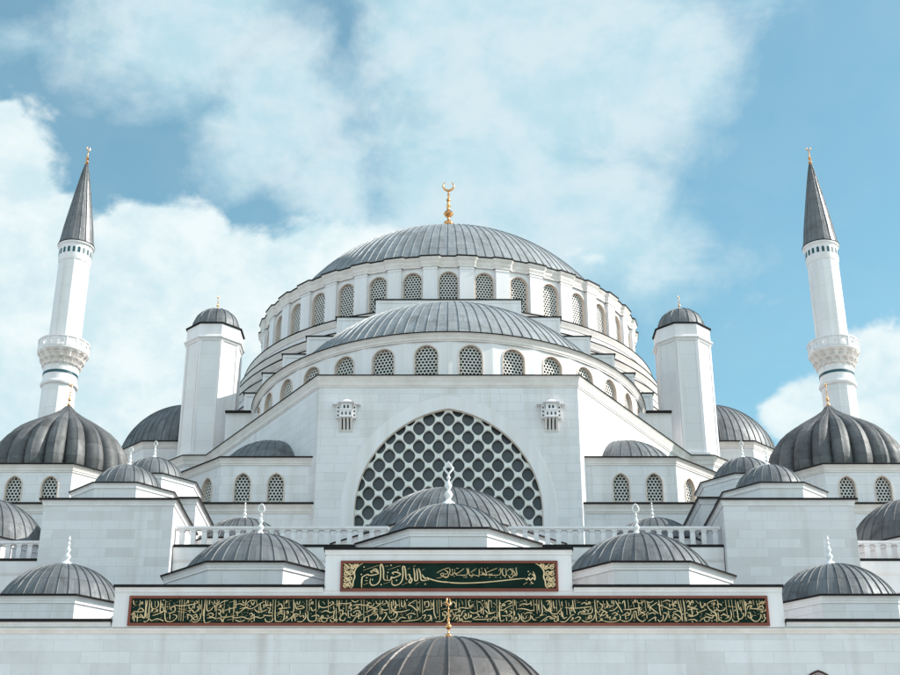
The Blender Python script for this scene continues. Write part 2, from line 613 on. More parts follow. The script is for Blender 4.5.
def gold_finial(parent, x, y, z, h, fat=1.0, turned=False, stem=0.0):
    """gilded alem: two big globes, collars, rod, crescent; h = overall height"""
    m = MB()
    k = h
    f = h * fat
    if stem:
        m.lathe([(0.16 * f, -stem), (0.10 * f, -stem * 0.6), (0.075 * f, -0.06 * k)], x, y, z, 18)
    m.lathe([(0.10 * f, -0.05 * k), (0.075 * f, 0.0), (0.035 * f, 0.03 * k), (0.03 * f, 0.05 * k), (0.085 * f, 0.07 * k), (0.105 * f, 0.105 * k), (0.09 * f, 0.14 * k), (0.04 * f, 0.165 * k),
             (0.028 * f, 0.18 * k), (0.026 * f, 0.25 * k), (0.075 * f, 0.27 * k), (0.10 * f, 0.31 * k), (0.08 * f, 0.35 * k), (0.04 * f, 0.385 * k), (0.03 * f, 0.44 * k), (0.045 * f, 0.46 * k), (0.045 * f, 0.49 * k),
             (0.024 * f, 0.50 * k), (0.022 * f, 0.57 * k), (0.042 * f, 0.58 * k), (0.042 * f, 0.61 * k), (0.02 * f, 0.62 * k), (0.018 * f, 0.70 * k), (0.03 * f, 0.71 * k), (0.016 * f, 0.73 * k), (0.012 * f, 0.80 * k)], x, y, z, 18)
    ob = m.build('finial', 'gold', parent, 50)
    c = crescent(x, y, z + 0.895 * k, 0.09 * f + 0.015 * k, 0.016 * f + 0.006 * k)
    if turned:
        c.v = [(x + (vx - x) * 0.5 + (vy - y) * 0.86, y + (vx - x) * 0.86 - (vy - y) * 0.5, vz) for vx, vy, vz in c.v]
    co = c.build('crescent', 'gold', parent, 50)
    co.parent = ob
    return ob

# ------------------------------------------------------------------ the ground
g = MB()
g.face([(-1500, -800, 0), (1500, -800, 0), (1500, 2500, 0), (-1500, 2500, 0)])
go = g.build('ground', 'paving')
go['kind'] = 'structure'

# ------------------------------------------------------------------ portico in front
YF = 60.0
def portico():
    t = thing('portico', 'pale stone portico front wall with stepped parapet carrying both inscriptions', 'portico', (0, YF, 0))
    w = MB()
    # outer wall; a dark arched window on the right
    P = w.wall((-27, YF), (27, YF), 0, 15.80, [(27 + 15.6, 9.2, 1.9, 4.42, 'pointed')], 0.5)
    w.face([(-27, YF, 0), (-27, YF + 12.4, 0), (-27, YF + 12.4, 15.8), (-27, YF, 15.8)])
    w.face([(27, YF, 0), (27, YF + 12.4, 0), (27, YF + 12.4, 15.8), (27, YF, 15.8)])
    w.build('wall', 'marble_facade', t)
    r = MB()
    r.box(-27, 27, YF + 0.3, YF + 12.4, 15.3, 15.68)
    r.build('roof', 'flat_roof', t)
    # string course under the inscription
    s = MB()
    pts = [(-27, YF), (27, YF)]
    s.band(pts, [(0.002, 15.26), (0.05, 15.26), (0.06, 15.34), (0.13, 15.40), (0.14, 15.47), (0.002, 15.49)], False)
    s.build('string_course', 'moulding_stone', t)
    # raised parapet with the long inscription, then the taller one in the middle
    a = MB()
    a.box(-14.38, 14.38, YF - 0.10, YF + 4.2, 15.52, 17.25)
    a.build('parapet', 'white_stone', t)
    b = MB()
    b.box(-5.35, 5.35, YF - 0.13, YF + 4.25, 17.10, 18.92)
    b.build('parapet', 'white_stone', t)
    for x0, x1, zt in ((-27, -14.42, 15.85), (14.42, 27, 15.85), (-14.42, -5.38, 17.33), (5.38, 14.42, 17.33), (-5.42, 5.42, 18.98)):
        c = MB()
        yo = YF - (0.26 if abs(x0) > 14.5 or abs(x1) > 14.5 else 0.30)
        c.box(x0 - 0.02, x1 + 0.02, yo, YF + (0.9 if zt < 16 else 4.35), zt - 0.11, zt)
        c.build('coping', 'coping_lead', t)
        e = MB()
        yw = YF - (0.0 if max(abs(x0), abs(x1)) > 14.5 else 0.1 if zt < 18 else 0.13)
        e.band([(x0 + 0.03, yw), (x1 - 0.03, yw)], [(0.003, zt - 0.30), (0.05, zt - 0.30), (0.06, zt - 0.22), (0.12, zt - 0.16), (0.13, zt - 0.112)], False)
        e.build('moulding', 'white_stone', t)
    # frame of the dark window
    f = MB()
    o1 = arch_outline(1.9, 4.42, 'pointed'); o2 = arch_outline(2.06, 4.52, 'pointed')
    n = len(o1)
    for i in range(1, n):
        j = (i + 1) % n
        f.face([(15.6 + o1[i][0], YF - 0.04, 9.2 + o1[i][1]), (15.6 + o1[j][0], YF - 0.04, 9.2 + o1[j][1]), (15.6 + o2[j][0], YF - 0.04, 9.2 + o2[j][1]), (15.6 + o2[i][0], YF - 0.04, 9.2 + o2[i][1])])
        f.face([(15.6 + o2[i][0], YF - 0.04, 9.2 + o2[i][1]), (15.6 + o2[j][0], YF - 0.04, 9.2 + o2[j][1]), (15.6 + o2[j][0], YF + 0.02, 9.2 + o2[j][1]), (15.6 + o2[i][0], YF + 0.02, 9.2 + o2[i][1])])
    wo = f.build('window', 'maroon', t)
    p = MB()
    p.face([(14.4, YF + 0.45, 9.1), (16.8, YF + 0.45, 9.1), (16.8, YF + 0.45, 13.8), (14.4, YF + 0.45, 13.8)])
    po = p.build('pane', 'window_dark', t)
    po.parent = wo
portico()

# ------------------------------------------------------------------ inscriptions
def catmull(pts, n=5):
    if len(pts) < 3:
        return pts
    out = []
    P = [pts[0]] + list(pts) + [pts[-1]]
    for i in range(1, len(P) - 2):
        p0, p1, p2, p3 = P[i - 1], P[i], P[i + 1], P[i + 2]
        for k in range(n):
            t = k / n
            out.append(tuple(0.5 * ((2 * p1[d]) + (-p0[d] + p2[d]) * t + (2 * p0[d] - 5 * p1[d] + 4 * p2[d] - p3[d]) * t * t
                                    + (-p0[d] + 3 * p1[d] - 3 * p2[d] + p3[d]) * t ** 3) for d in (0, 1)))
    out.append(pts[-1])
    return out

class Pen:
    """reed-pen strokes as thin raised ribbons on a board at plane y"""
    def __init__(self, y):
        self.mb = MB()
        self.y = y
        self.k = 0
    def stroke(self, pts, w, curve=True):
        p = catmull(pts) if curve else pts
        self.k += 1
        y0 = self.y - 0.001 * (self.k % 11)
        n = len(p)
        L, C, Rr = [], [], []
        for i in range(n):
            a = p[max(0, i - 1)]; b = p[min(n - 1, i + 1)]
            dx, dz = b[0] - a[0], b[1] - a[1]
            l = math.hypot(dx, dz) or 1
            # reed pen: broad on one diagonal, thinner on the other; tapering ends
            nibf = 0.78 + 0.34 * abs((dx * 0.5 - dz * 0.87) / l)
            e = min(1, 0.5 + 3.0 * min(i, n - 1 - i) / max(1, n - 1))
            hw = w * 0.5 * nibf * e
            nx, nz = -dz / l * hw, dx / l * hw
            L.append((p[i][0] + nx, y0, p[i][1] + nz))
            Rr.append((p[i][0] - nx, y0, p[i][1] - nz))
            C.append((p[i][0], y0 - 0.018, p[i][1]))
        for i in range(n - 1):
            self.mb.face([L[i], L[i + 1], C[i + 1], C[i]])
            self.mb.face([C[i], C[i + 1], Rr[i + 1], Rr[i]])
    def dot(self, x, z, r):
        y0 = self.y - 0.012
        self.mb.face([(x - r, y0, z), (x, y0 - 0.004, z - r), (x + r, y0, z), (x, y0 - 0.004, z + r)])

# strokes of the long band, traced on six stretches of it; units: 1/900 of a stretch across, board height 0..195
BAND = [
 # stretch 1 (left end): ... sadaqa allahu l-azim
 [[(104, 92), (106, 160)], [(58, 178), (95, 185), (140, 178), (120, 155), (100, 165), (90, 182)], [(40, 210), (62, 190), (78, 222), (95, 230), (125, 225), (145, 232), (120, 205), (112, 222)],
  [(150, 90), (156, 150), (152, 225)], [(166, 90), (160, 160), (158, 225), (140, 236)], [(186, 85), (184, 170), (188, 240), (165, 265), (148, 258)], [(200, 100), (205, 150), (235, 160), (258, 130), (250, 95)],
  [(228, 98), (232, 150)], [(275, 90), (276, 170), (282, 185), (310, 180)], [(215, 215), (250, 205), (290, 190), (318, 175), (330, 190)], [(190, 240), (215, 255), (255, 240), (300, 252), (310, 262)],
  [(316, 92), (318, 215), (335, 258), (375, 262), (410, 240), (415, 215), (380, 205)], [(340, 195), (375, 190), (400, 168), (388, 140), (362, 150), (370, 175)], [(348, 110), (352, 165)],
  [(372, 150), (400, 132), (440, 136), (500, 130), (560, 118), (580, 105), (560, 96)], [(432, 88), (436, 255)], [(450, 84), (452, 258)], [(470, 88), (470, 260)], [(418, 155), (492, 172)], [(418, 180), (495, 190)],
  [(500, 180), (535, 170), (560, 190), (590, 160), (575, 140)], [(495, 205), (530, 212), (545, 240), (525, 262)], [(545, 215), (575, 205), (580, 225), (560, 222)], [(540, 262), (580, 265), (610, 235), (606, 195)],
  [(588, 88), (592, 180)], [(612, 90), (620, 210)], [(640, 85), (644, 262), (700, 258)], [(655, 88), (660, 170), (690, 170), (705, 150)], [(660, 215), (690, 195), (715, 205), (700, 225), (680, 215)], [(665, 235), (715, 230), (740, 245)],
  [(740, 85), (738, 235)], [(690, 100), (725, 140)], [(700, 150), (740, 130), (790, 100), (830, 92)], [(745, 165), (775, 175), (765, 205), (755, 190)], [(740, 238), (775, 235), (795, 265), (810, 232), (895, 215)], [(800, 90), (800, 200)], [(805, 175), (845, 160), (895, 150)], [(840, 110), (880, 95)], [(882, 90), (885, 190)], [(830, 250), (895, 240)]],
 # stretch 2
 [[(10, 88), (12, 265)], [(20, 130), (60, 118), (100, 130), (140, 95), (190, 92)], [(25, 185), (55, 190), (95, 160), (130, 140)], [(60, 160), (110, 150), (160, 158), (230, 115), (262, 100)], [(0, 225), (40, 232), (90, 225), (130, 240), (165, 228)],
  [(30, 250), (70, 262), (110, 250)], [(105, 110), (110, 150)], [(150, 105), (168, 128), (180, 100)], [(195, 88), (200, 130)], [(140, 205), (160, 195), (172, 215), (150, 220)], [(132, 262), (190, 225), (240, 235), (270, 215)],
  [(180, 160), (210, 185), (250, 180), (290, 165)], [(215, 140), (220, 200)], [(240, 150), (245, 195)], [(262, 130), (300, 130), (330, 125)], [(290, 95), (285, 140)], [(286, 150), (312, 160), (300, 190), (330, 190)], [(255, 210), (300, 215), (330, 215)],
  [(272, 235), (285, 262), (325, 262), (340, 235)], [(332, 86), (332, 235)], [(352, 86), (356, 240), (380, 262), (420, 255), (430, 215), (425, 170)], [(365, 140), (395, 120), (410, 150), (380, 160), (430, 155), (480, 150)], [(375, 100), (385, 130)], [(420, 95), (424, 150)],
  [(370, 215), (395, 195), (420, 205)], [(440, 190), (455, 178), (462, 195), (445, 200)], [(440, 262), (480, 235), (520, 200), (560, 215)], [(462, 90), (466, 150)], [(500, 85), (505, 175), (480, 185)], [(515, 110), (525, 155), (560, 160), (590, 148), (560, 135), (530, 150)], [(535, 262), (575, 262), (605, 230), (600, 190)],
  [(555, 225), (585, 215), (590, 235)], [(608, 88), (614, 190)], [(630, 90), (634, 175)], [(624, 180), (624, 240), (650, 262), (690, 250), (690, 215)], [(645, 145), (660, 175), (690, 160)], [(684, 85), (690, 215)], [(650, 222), (700, 210), (715, 225)],
  [(705, 130), (740, 150), (790, 140), (830, 112), (810, 100)], [(700, 262), (740, 235), (790, 235), (830, 215)], [(730, 190), (770, 175), (810, 190), (840, 175)], [(785, 86), (790, 180)], [(740, 100), (760, 125)], [(815, 120), (895, 130)], [(840, 170), (835, 240), (870, 250)], [(876, 90), (878, 165), (895, 170)], [(890, 190), (890, 260)]],
 # stretch 3
 [[(0, 115), (70, 118), (110, 110)], [(68, 90), (68, 180)], [(0, 190), (35, 170), (40, 200), (15, 240), (50, 255), (65, 230)], [(30, 215), (60, 195), (75, 215)], [(85, 160), (100, 150), (112, 168), (95, 180)], [(75, 262), (120, 265), (150, 225), (190, 215)],
  [(110, 90), (140, 105), (170, 90)], [(120, 135), (160, 125), (230, 130), (265, 105)], [(125, 195), (150, 175), (180, 180), (185, 215)], [(160, 262), (215, 262), (225, 225)], [(190, 86), (195, 170)], [(212, 86), (214, 250)], [(225, 190), (270, 170), (320, 140), (345, 120)], [(240, 105), (275, 118)],
  [(222, 230), (260, 215), (300, 195), (330, 180)], [(250, 150), (290, 150), (330, 170)], [(300, 262), (330, 230), (320, 200), (300, 215)], [(345, 90), (348, 205)], [(360, 130), (400, 110), (390, 92)], [(355, 160), (385, 170), (420, 160)], [(375, 190), (400, 195), (385, 230), (360, 262)],
  [(422, 86), (426, 200)], [(410, 215), (430, 245), (470, 235), (488, 200), (465, 190), (455, 215)], [(440, 262), (480, 265), (520, 230), (560, 235)], [(440, 100), (445, 165), (480, 165)], [(468, 95), (480, 130), (505, 125)], [(500, 86), (506, 150)], [(520, 90), (525, 140), (545, 135), (545, 90)],
  [(430, 175), (490, 185), (540, 180), (590, 165)], [(575, 130), (610, 140), (655, 180)], [(575, 130), (610, 105), (640, 90)], [(555, 110), (560, 160)], [(520, 262), (600, 255), (660, 245), (690, 225)], [(560, 215), (600, 195), (640, 205)], [(645, 90), (655, 230)], [(672, 86), (675, 190)], [(692, 86), (695, 200)],
  [(700, 190), (720, 170), (760, 165), (790, 150)], [(712, 110), (740, 100), (745, 140), (715, 145)], [(690, 215), (720, 210), (705, 245)], [(735, 215), (760, 215), (755, 250), (720, 262)], [(760, 90), (765, 160)], [(786, 86), (790, 190), (810, 240)], [(812, 88), (816, 200)], [(830, 86), (836, 250)],
  [(800, 262), (850, 262), (880, 235), (870, 200)], [(845, 110), (895, 130)], [(850, 165), (895, 155)], [(815, 225), (840, 215)]],
 # stretch 4
 [[(0, 105), (40, 120), (20, 140)], [(0, 180), (30, 195), (10, 225)], [(75, 100), (100, 120), (95, 150)], [(78, 165), (110, 165), (150, 150), (200, 155), (250, 135)], [(105, 88), (108, 165)], [(128, 110), (130, 160)], [(150, 95), (160, 130)], [(182, 86), (186, 155)],
  [(70, 250), (100, 215), (140, 215), (160, 180), (180, 175)], [(150, 262), (190, 262), (230, 262)], [(165, 215), (180, 240), (205, 225), (205, 190)], [(205, 95), (215, 140), (250, 120)], [(215, 180), (250, 195), (310, 170), (330, 150)], [(235, 240), (290, 215), (270, 195)], [(240, 245), (330, 245), (390, 240)],
  [(275, 90), (280, 180)], [(300, 100), (330, 150)], [(340, 90), (345, 155)], [(325, 120), (355, 110)], [(370, 86), (374, 185), (420, 190)], [(392, 90), (396, 150)], [(340, 170), (375, 200), (430, 180)], [(380, 262), (410, 225), (435, 235), (440, 200)], [(410, 110), (430, 130)], [(436, 86), (440, 262)],
  [(460, 88), (464, 250), (500, 245)], [(455, 165), (490, 170), (530, 145), (570, 130)], [(500, 185), (515, 175), (520, 200)], [(475, 215), (520, 215), (560, 190), (540, 175)], [(500, 110), (540, 95), (560, 110), (530, 125)], [(530, 225), (555, 215), (560, 245), (530, 262)], [(572, 88), (576, 250)], [(595, 95), (600, 170)],
  [(560, 262), (600, 262), (625, 230), (610, 195)], [(610, 160), (660, 160), (720, 175), (745, 165)], [(620, 140), (655, 120), (690, 125), (720, 110)], [(640, 195), (640, 245), (670, 262), (710, 240), (712, 205)], [(660, 205), (690, 190), (730, 195)], [(680, 90), (684, 130)], [(740, 86), (744, 180)],
  [(720, 215), (735, 245), (760, 250)], [(765, 86), (768, 200)], [(785, 88), (790, 190)], [(805, 88), (810, 190), (790, 215), (830, 205)], [(750, 235), (790, 225)], [(790, 265), (830, 240), (860, 222), (895, 235)], [(820, 130), (840, 165), (880, 185)], [(840, 100), (870, 95), (855, 130)], [(885, 90), (890, 180)]],
 # stretch 5
 [[(8, 90), (14, 190), (60, 200), (80, 180), (110, 150)], [(35, 95), (40, 150), (60, 150)], [(20, 215), (60, 225), (20, 240), (0, 235)], [(60, 90), (64, 180)], [(82, 88), (95, 165)], [(85, 262), (130, 262), (180, 215), (205, 205)], [(108, 180), (115, 235), (145, 225)], [(130, 150), (200, 155), (280, 150), (355, 140)],
  [(140, 95), (146, 210)], [(160, 110), (165, 140)], [(195, 88), (200, 160), (215, 195)], [(212, 86), (216, 150)], [(205, 240), (235, 225), (255, 235), (225, 262), (190, 262)], [(235, 210), (250, 185), (295, 185), (275, 170)], [(255, 200), (310, 200), (350, 190), (355, 150)], [(230, 110), (260, 105)], [(262, 125), (290, 110), (320, 125)],
  [(265, 250), (290, 262), (330, 262), (365, 235), (370, 205)], [(320, 215), (345, 215), (340, 240)], [(376, 86), (380, 190), (385, 262)], [(395, 90), (398, 160)], [(400, 200), (430, 215), (470, 195), (450, 180), (430, 200), (410, 235)], [(415, 110), (440, 140), (430, 165), (480, 190)], [(445, 95), (455, 150)], [(425, 125), (490, 120)],
  [(440, 255), (480, 265), (540, 262), (580, 240), (575, 205)], [(470, 235), (500, 225), (490, 245)], [(475, 95), (490, 130), (530, 140)], [(490, 175), (530, 170), (570, 135)], [(510, 205), (540, 190), (560, 205), (530, 215)], [(545, 95), (585, 160), (600, 190)], [(575, 88), (570, 130)], [(600, 120), (620, 95), (625, 160)],
  [(590, 215), (620, 205), (640, 190), (655, 210), (630, 215)], [(580, 250), (630, 262), (670, 240), (680, 200)], [(610, 165), (660, 165), (720, 155), (760, 150)], [(650, 90), (655, 170)], [(690, 100), (700, 150)], [(685, 190), (710, 180), (720, 235), (760, 262), (790, 240)], [(725, 215), (760, 195), (785, 205), (755, 220)],
  [(735, 120), (750, 185), (795, 180)], [(760, 88), (765, 140)], [(790, 90), (795, 180)], [(805, 262), (850, 235), (880, 230)], [(830, 145), (850, 165), (895, 200)], [(830, 145), (870, 120), (890, 105)], [(800, 100), (830, 110), (860, 95)], [(810, 205), (850, 190), (870, 205)], [(905, 90), (908, 170), (915, 215)], [(885, 245), (905, 262), (930, 240), (932, 205)], [(925, 95), (928, 175)], [(890, 120), (915, 135), (940, 128)]],
 # stretch 6 (right end, where the text begins)
 [[(0, 140), (30, 150), (60, 165), (95, 160), (120, 170)], [(0, 105), (40, 90), (70, 100)], [(0, 190), (35, 200), (20, 240), (0, 262)], [(60, 130), (90, 125), (110, 140)], [(75, 235), (90, 200), (125, 215), (145, 240), (110, 262), (85, 250)], [(80, 190), (130, 175), (155, 200)], [(125, 86), (150, 190), (155, 262)], [(148, 90), (160, 180)], [(172, 86), (180, 165), (175, 262)],
  [(195, 115), (215, 95), (230, 125), (205, 140), (260, 150), (280, 130)], [(200, 170), (250, 160), (290, 165)], [(235, 150), (238, 215), (205, 200)], [(200, 215), (240, 220), (285, 200), (275, 175)], [(200, 250), (250, 245), (280, 262)], [(290, 262), (350, 225), (400, 235), (410, 205)], [(275, 95), (300, 120)], [(310, 100), (320, 150), (340, 140)],
  [(365, 120), (385, 165), (440, 205), (400, 215), (350, 195)], [(365, 120), (400, 100), (450, 90)], [(290, 190), (330, 175), (360, 165)], [(420, 165), (440, 240), (415, 250)], [(440, 150), (460, 175), (500, 170), (515, 150)], [(445, 130), (470, 120), (490, 135)], [(470, 215), (500, 205), (520, 215), (490, 195)], [(455, 240), (490, 262), (540, 250), (560, 215), (555, 165)],
  [(520, 88), (526, 215)], [(545, 90), (550, 150)], [(535, 140), (600, 145)], [(570, 86), (580, 235)], [(600, 90), (612, 200), (615, 240), (645, 235), (660, 200), (640, 195)], [(620, 100), (628, 160), (650, 165)], [(655, 90), (665, 170)], [(640, 90), (640, 120)], [(672, 86), (680, 180), (670, 225)],
  [(690, 170), (705, 140), (735, 135), (720, 155), (770, 160), (830, 165)], [(775, 160), (800, 140), (825, 145), (828, 160)], [(775, 95), (785, 160)], [(690, 195), (715, 190), (720, 240), (760, 262), (795, 235), (800, 200)], [(742, 215), (762, 212)], [(748, 90), (752, 130)], [(798, 90), (800, 190)],
  [(806, 205), (812, 240)], [(818, 210), (832, 205), (828, 225), (838, 235), (815, 262), (795, 262)]],
]

def inscription_band():
    x0, x1, z0, z1 = -13.72, 13.72, 15.57, 16.86
    yb = YF - 0.10
    t = thing('inscription_sign', 'long dark green band of gold Arabic script in thin red frame', 'inscription', (0, YF, z0))
    b = MB()
    b.box(x0 + 0.05, x1 - 0.05, yb - 0.05, yb + 0.01, z0 + 0.05, z1 - 0.05)
    b.build('board', 'green_board', t)
    f = MB()
    for (a0, a1, c0, c1) in ((x0, x1, z1 - 0.11, z1), (x0, x1, z0, z0 + 0.11), (x0, x0 + 0.11, z0 + 0.11, z1 - 0.11), (x1 - 0.11, x1, z0 + 0.11, z1 - 0.11)):
        f.box(a0, a1, yb - 0.10, yb + 0.012, c0, c1)
    f.build('frame', 'red_frame', t)
    pen = Pen(yb - 0.056)
    sx = 27.44 / 642.0
    offs = (126, 232, 338, 444, 550, 664)
    lim = (236 - 4, 342 - 4, 448 - 4, 554 - 4, 664, 774)
    rr = random.Random(3)
    top, bot = z1 - 0.145, z0 + 0.145
    Z = lambda y: top - (y - 82) / (268 - 82) * (top - bot)
    for off, strokes in zip(offs, BAND):
        X = lambda x: (off + x * 110 / 900 - 449.0) * sx
        for s in strokes:
            pen.stroke([(X(a), Z(c)) for a, c in s], 0.04)
        # second, smaller line of letters, vowel marks and dots, set only where the first line leaves the ground bare
        occ = set()
        cell = 6.0
        def mark(st):
            for a, c in catmull(st, 8):
                occ.add((int(a // cell), int(c // cell)))
        def crowd(st, reach=1):
            pts = catmull(st, 8)
            n = 0
            for a, c in pts:
                ia, ic = int(a // cell), int(c // cell)
                if any((ia + da, ic + dc) in occ for da in range(-reach, reach + 1) for dc in range(-reach, reach + 1)):
                    n += 1
            return n / len(pts)
        for st in strokes:
            dense = []
            for (a0, c0), (a1, c1) in zip(st, st[1:]):
                m_ = max(1, int(math.hypot(a1 - a0, c1 - c0) / 5))
                dense += [(a0 + (a1 - a0) * q / m_, c0 + (c1 - c0) * q / m_) for q in range(m_ + 1)]
            for a, c in dense:
                occ.add((int(a // cell), int(c // cell)))
        lo = 45 if off == 126 else 8
        hi = 835 if off == 664 else 925 if off == 550 else 860
        for k in range(1100):
            px, py = rr.uniform(lo, hi), rr.uniform(90, 260)
            w_ = rr.uniform(11, 30)
            kind = rr.random()
            wid = 0.034
            if kind < 0.25:
                st = [(px, py - rr.uniform(22, 55)), (px + 3, py), (px + 2, py + rr.uniform(5, 20))]
            elif kind < 0.5:
                st = [(px - w_, py - 10), (px - w_ * 0.9, py + 8), (px - w_ * 0.2, py + 15), (px + w_ * 0.7, py + 7), (px + w_ * 0.9, py - 12)]
            elif kind < 0.7:
                st = [(px - w_, py + 10), (px, py + 2), (px + w_, py - 8), (px + w_ * 0.6, py - 17), (px + w_ * 0.3, py - 6), (px + w_ * 1.3, py + 3)]
            else:
                st = [(px, py), (px + rr.uniform(8, 15), py - rr.uniform(5, 12))]
                wid = 0.03
            if min(c for a, c in st) < 86 or max(c for a, c in st) > 266 or min(a for a, c in st) < lo or crowd(st) > (0.30 if kind < 0.7 else 0.4):
                continue
            mark(st)
            pen.stroke([(X(a), Z(c)) for a, c in st], wid)
        for k in range(60):
            px, py = rr.uniform(lo, hi), rr.uniform(88, 264)
            if crowd([(px, py), (px + 1, py + 1)]) > 0:
                continue
            mark([(px, py), (px + 1, py + 1)])
            pen.dot(X(px), Z(py), 0.032)
    pen.mb.build('lettering', 'cream_letter', t, merge=False)
inscription_band()

def inscription_panel():
    x0, x1, z0, z1 = -4.68, 4.74, 17.06, 18.40
    yb = YF - 0.13
    t = thing('inscription_sign', 'short dark green panel with one line of gold script and floral corners', 'inscription', (0, YF, z0))
    b = MB()
    b.box(x0 + 0.05, x1 - 0.05, yb - 0.05, yb + 0.01, z0 + 0.05, z1 - 0.05)
    b.build('board', 'green_board', t)
    f = MB()
    for (a0, a1, c0, c1) in ((x0, x1, z1 - 0.11, z1), (x0, x1, z0, z0 + 0.11), (x0, x0 + 0.10, z0 + 0.11, z1 - 0.11), (x1 - 0.10, x1, z0 + 0.11, z1 - 0.11)):
        f.box(a0, a1, yb - 0.10, yb + 0.012, c0, c1)
    f.build('frame', 'red_frame', t)
    pen = Pen(yb - 0.056)
    sx = 9.42 / 217.5
    top, bot = z1 - 0.13, z0 + 0.13
    # left half, stretch of 114 px from 336, y 556 + v / 7.89 ; right half, 118 px from 446
    XA = lambda x: (336 + x / 7.89 - 450.0) * sx + 0.0
    ZA = lambda y: top - (y - 78) / (264 - 78) * (top - bot)
    XB = lambda x: (446 + x / 7.63 - 450.0) * sx
    ZB = lambda y: top - (y - 72) / (258 - 72) * (top - bot)
    big = 0.05
    left = [  # ar-rahim, ar-rahman, allah, bi(sm)
        [(216, 262), (217, 190), (232, 172), (262, 160), (275, 170)], [(262, 165), (300, 165), (346, 152), (318, 132), (285, 136), (300, 148)], [(346, 150), (330, 120), (300, 122)],
        [(240, 205), (262, 208)], [(285, 190), (282, 222), (300, 242), (335, 235), (358, 205), (364, 160), (360, 90), (374, 88), (386, 130), (390, 195), (420, 205)],
        [(420, 205), (445, 200), (448, 180), (470, 185), (520, 160), (485, 142), (455, 148), (470, 160)], [(415, 165), (418, 200)], [(455, 205), (455, 232), (480, 243), (515, 230), (535, 200), (540, 150), (536, 105), (550, 100), (560, 140), (566, 195), (580, 195)],
        [(575, 165), (590, 160), (600, 190), (612, 200), (600, 225), (588, 210), (610, 185)], [(624, 110), (632, 160), (635, 205), (655, 200), (652, 150), (648, 118)], [(662, 112), (676, 150), (684, 200), (710, 205), (735, 200)],
        [(690, 160), (712, 188), (735, 186), (742, 205)], [(735, 188), (790, 205), (850, 216), (905, 220)]]
    for s in left:
        pen.stroke([(XA(a), ZA(c)) for a, c in s], big)
    right = [[(0, 208), (60, 217), (150, 220), (280, 215), (420, 203), (540, 190), (612, 184)], [(612, 184), (628, 195), (640, 178), (655, 198), (670, 180), (685, 190), (690, 165), (676, 132)], [(668, 150), (690, 175), (686, 200)], [(600, 232), (630, 215)], [(650, 228), (672, 218)]]
    for s in right:
        pen.stroke([(XB(a), ZB(c)) for a, c in s], big)
    # marks above and below the big line
    for (a, c, d, e) in ((225, 130, 345, 90), (420, 125, 520, 92), (232, 240, 268, 225), (390, 232, 440, 215), (535, 240, 575, 222), (640, 235, 672, 218), (575, 120, 596, 110), (690, 125, 712, 120), (400, 98, 425, 94), (620, 100, 640, 92)):
        pen.stroke([(XA(a), ZA(c)), (XA(d), ZA(e))], 0.036)
    for (a, c) in ((232, 104), (212, 160), (370, 238), (716, 234), (500, 128), (445, 90), (300, 200), (420, 145), (255, 185), (490, 205)):
        pen.dot(XA(a), ZA(c), 0.035)
    for (a, c) in ((640, 132), (655, 148), (645, 158), (662, 214), (672, 222)):
        pen.dot(XB(a), ZB(c), 0.032)
    # small line above the long stroke: audhu billahi s-sami l-alim mina sh-shaytani r-rajim
    sm = 0.032
    for s in [[(805, 188), (840, 182), (862, 160), (850, 150), (838, 162), (880, 185), (905, 168)], [(805, 150), (850, 125), (905, 108)], [(862, 182), (892, 178)]]:
        pen.stroke([(XA(a), ZA(c)), *[(XA(p), ZA(q)) for p, q in s[1:]]] if False else [(XA(p), ZA(q)) for p, q in s], sm)
    base = 158
    small = [[(0, 165), (15, 175), (30, 160), (42, 130), (38, 105)], [(0, 120), (25, 135), (18, 150), (0, 150)], [(42, 150), (60, 160), (75, 140), (95, 158), (110, 158)], [(58, 110), (62, 158)], [(78, 112), (80, 150)], [(85, 150), (115, 135), (150, 108)],
             [(110, 158), (140, 160), (170, 155), (176, 130), (168, 105)], [(182, 105), (190, 158), (215, 160), (235, 158)], [(200, 140), (215, 128), (245, 108)], [(212, 145), (222, 158)], [(232, 158), (262, 162), (265, 110)], [(268, 158), (300, 155), (318, 160), (315, 130), (305, 108)], [(275, 140), (290, 125)],
             [(295, 160), (290, 140), (305, 150), (330, 158)], [(322, 140), (360, 122), (405, 105)], [(330, 158), (375, 160), (420, 158)], [(340, 148), (352, 158), (364, 146)], [(420, 158), (432, 130), (424, 105)], [(440, 108), (446, 158), (470, 160), (468, 108)], [(470, 160), (485, 155)], [(478, 130), (500, 112), (520, 140), (500, 160)],
             [(488, 160), (500, 180), (520, 172), (525, 150)], [(520, 120), (540, 150), (530, 165)], [(545, 105), (552, 155), (535, 165)]]
    for s in small:
        pen.stroke([(XB(a), ZB(c)) for a, c in s], sm)
    rr = random.Random(5)
    for k in range(26):
        a = rr.uniform(5, 550)
        c = rr.choice((rr.uniform(168, 178), rr.uniform(104, 125)))
        pen.dot(XB(a), ZB(c), 0.022)
    pen.mb.build('lettering', 'cream_letter', t, merge=False)
